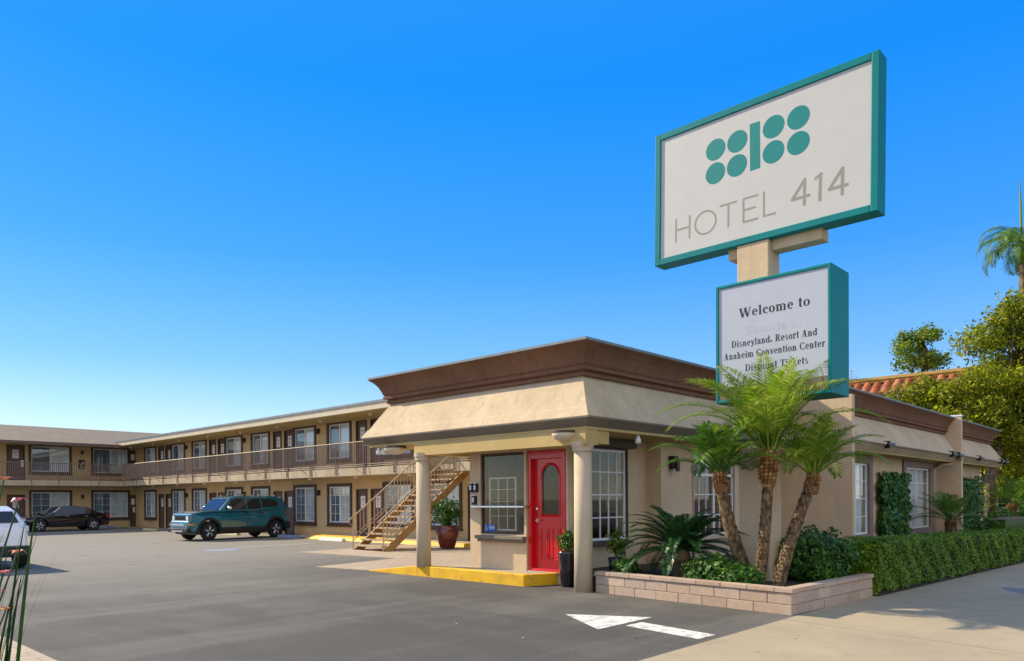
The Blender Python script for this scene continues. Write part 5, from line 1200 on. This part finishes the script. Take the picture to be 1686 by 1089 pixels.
# ------------------------------------------------------------------ neighbouring buildings
tb_ = thing('tiled_building', 'building with a terracotta barrel tile roof edge under an ochre cornice behind the office', 'building', (52, 17, 0))
b = MB(); b.box(49.0, 60, 9.8, 26, -.4, 8.55); b.build('wall', 'pale', tb_)
b = MB(); b.box(48.85, 60.1, 9.7, 26.1, 8.60, 8.78); b.box(48.75, 60.2, 9.6, 26.2, 8.78, 8.95); b.build('cornice', 'ochre', tb_)
b = MB(); y = 9.7
while y < 25.9:
    for k in range(2):
        x0, z0, x1, z1 = 48.95 - .55 * k, 8.58 - .42 * k, 48.95 - .55 * (k + 1) - .06, 8.58 - .42 * (k + 1) - .05; n = 7; vs = []
        for (x, z, r_) in ((x0, z0, .20), (x1, z1, .235)):
            for q in range(n + 1):
                A = math.pi * q / n; vs.append((x - math.sin(A) * r_ * .6, y + .3 + math.cos(A) * r_, z + math.sin(A) * r_ * .8))
        b.add(vs, [(q, q + 1, n + 2 + q, n + 1 + q) for q in range(n)] + [tuple(range(n + 1, 2 * n + 2))])
    y += .58
b.build('tile_roof', 'tile', tb_)
b = MB(); b.add([(48.97, 9.7, 8.5), (48.97, 25.9, 8.5), (47.8, 25.9, 7.6), (47.8, 9.7, 7.6)], [(0, 1, 2, 3)]); b.box(47.8, 48.98, 9.7, 25.9, 7.5, 7.58); b.build('roof_deck', 'pale', tb_)
for i in range(8):
    b = MB(); b.box(47.6, 48.98, 10.2 + i * 2.0, 10.45 + i * 2.0, 7.25, 7.49); b.build('bracket', 'white', tb_)
an = thing('roof_antenna', 'thin television antenna on the roof behind the message board', 'antenna', (55, 18.9, 8.95))
b = MB(); b.bar((55, 18.9, 8.95), (55, 18.9, 10.6), .02); b.build('mast', 'roofgrey', an)
b = MB(); b.bar((55, 18.9, 10.55), (55.5, 18.9, 10.55), .012)
for i in range(7): b.bar((55.0 + i * .06, 18.55, 9.4 + .18 * i), (55.0 + i * .06, 19.25, 9.4 + .18 * i), .010)
b.build('dipoles', 'roofgrey', an)
nh = thing('neighbour_house', 'pale stucco house beyond the end of the hotel street wing', 'house', (56, 10, -.4))
b = MB(); b.box(53, 64, 7.6, 15, -.5, 4.2); b.build('wall', 'pale', nh)
b = MB(); b.add([(52.6, 7.2, 4.2), (64.4, 7.2, 4.2), (64.4, 15.4, 4.2), (52.6, 15.4, 4.2), (58.5, 11.3, 6.0)], [(0, 1, 4), (1, 2, 4), (2, 3, 4), (3, 0, 4), (3, 2, 1, 0)]); b.build('roof', 'tile', nh)
for (y0, y1) in ((8.6, 9.8), (11.2, 12.6)):
    b = MB(); b.box(52.95, 52.998, y0, y1, .9, 2.3); o = b.build('window', 'white', nh); b = MB(); b.box(52.93, 52.949, y0 + .08, y1 - .08, .98, 2.22); b.build('pane', 'carglass', o)
b = MB(); b.box(54.2, 55.5, 7.55, 7.598, .9, 2.3); o = b.build('window', 'white', nh); b = MB(); b.box(54.28, 55.42, 7.53, 7.549, .98, 2.22); b.build('pane', 'carglass', o)

# ------------------------------------------------------------------ flowering strap-leaf plant close by on the left
fp = thing('strap_leaf_plant', 'flowering strap leaf plant with orange blooms close to the camera at the left edge', 'plant', (1.12, 5.75, .1))
def strap(mb, base, az, el, L, curl, wd, n=12):
    p = Vector(base); prev = None; rows = []
    for i in range(n + 1):
        t = i / n; e = el - curl * t ** 1.6; d = Vector((math.cos(e) * math.cos(az), math.cos(e) * math.sin(az), math.sin(e))); s_ = Vector((-math.sin(az), math.cos(az), 0)); w_ = wd * (math.sin(math.pi * min(1, .18 + .82 * t)) ** .6) * .5
        rows += [tuple(p - s_ * w_), tuple(p - Vector((0, 0, w_ * .5))), tuple(p + s_ * w_)]; p = p + d * (L / n)
    mb.add(rows, [(3 * i + k, 3 * i + k + 1, 3 * i + 3 + k + 1, 3 * i + 3 + k) for i in range(n) for k in (0, 1)]); return p
b = MB()
for i in range(52):
    az = random.uniform(0, 6.28); strap(b, (1.12 + random.uniform(-.17, .17), 5.75 + random.uniform(-.17, .17), .1), az, random.uniform(1.36, 1.56), random.uniform(1.0, 1.7), random.uniform(.05, .35), random.uniform(.014, .026))
b.build('leaves', 'stem', fp)
tips = []; b = MB()
for (x, y, z) in ((1.30, 5.78, 1.80), (1.34, 5.60, 1.66), (1.20, 5.95, 1.50), (1.36, 5.72, 1.32), (1.22, 5.62, 1.08), (1.30, 5.75, .95), (1.1, 5.85, 1.72), (1.26, 5.62, 1.2)):
    b.tube([(1.12, 5.75, .1), ((1.12 + x) / 2 - .05, (5.75 + y) / 2, z * .6), (x, y, z)], [.009, .007, .005], 5); tips.append((x, y, z))
b.build('stalks', 'stem', fp)
for i, (x, y, z) in enumerate(tips):
    b = MB()
    for q in range(7):
        A = q * .9 + i; b.add([(x, y, z), (x + .03 * math.cos(A) - .012 * math.sin(A), y + .03 * math.sin(A) + .012 * math.cos(A), z + .02), (x + .062 * math.cos(A), y + .062 * math.sin(A), z + .012 - .02 * (q % 2)), (x + .03 * math.cos(A) + .012 * math.sin(A), y + .03 * math.sin(A) - .012 * math.cos(A), z + .02)], [(0, 1, 2, 3)])
    b.build('flower', 'petal' if i % 3 != 1 else 'petalp', fp)
# fallen leaves
n = 90; P = np.stack([rng.uniform(4, 20, n), rng.uniform(1.5, 16, n), np.full(n, .012)], 1); P[:, 2] = [(.012 if y > 4.3 else walkz(x, y) + .01) for x, y in P[:, :2]]
P = P[(P[:, 1] < 9) & (P[:, 0] < 10.2) | (P[:, 1] < 4.0)]; n = len(P)
o = cards('fallen_leaves', P, np.array([0, 0, 1.]) + rng.normal(size=(n, 3)) * .25, rng.uniform(.03, .06, n), rng.uniform(.015, .03, n), plain('dry leaf', (.26, .16, .06), .8) if False else 'ochre'); tag(o, kind='stuff')
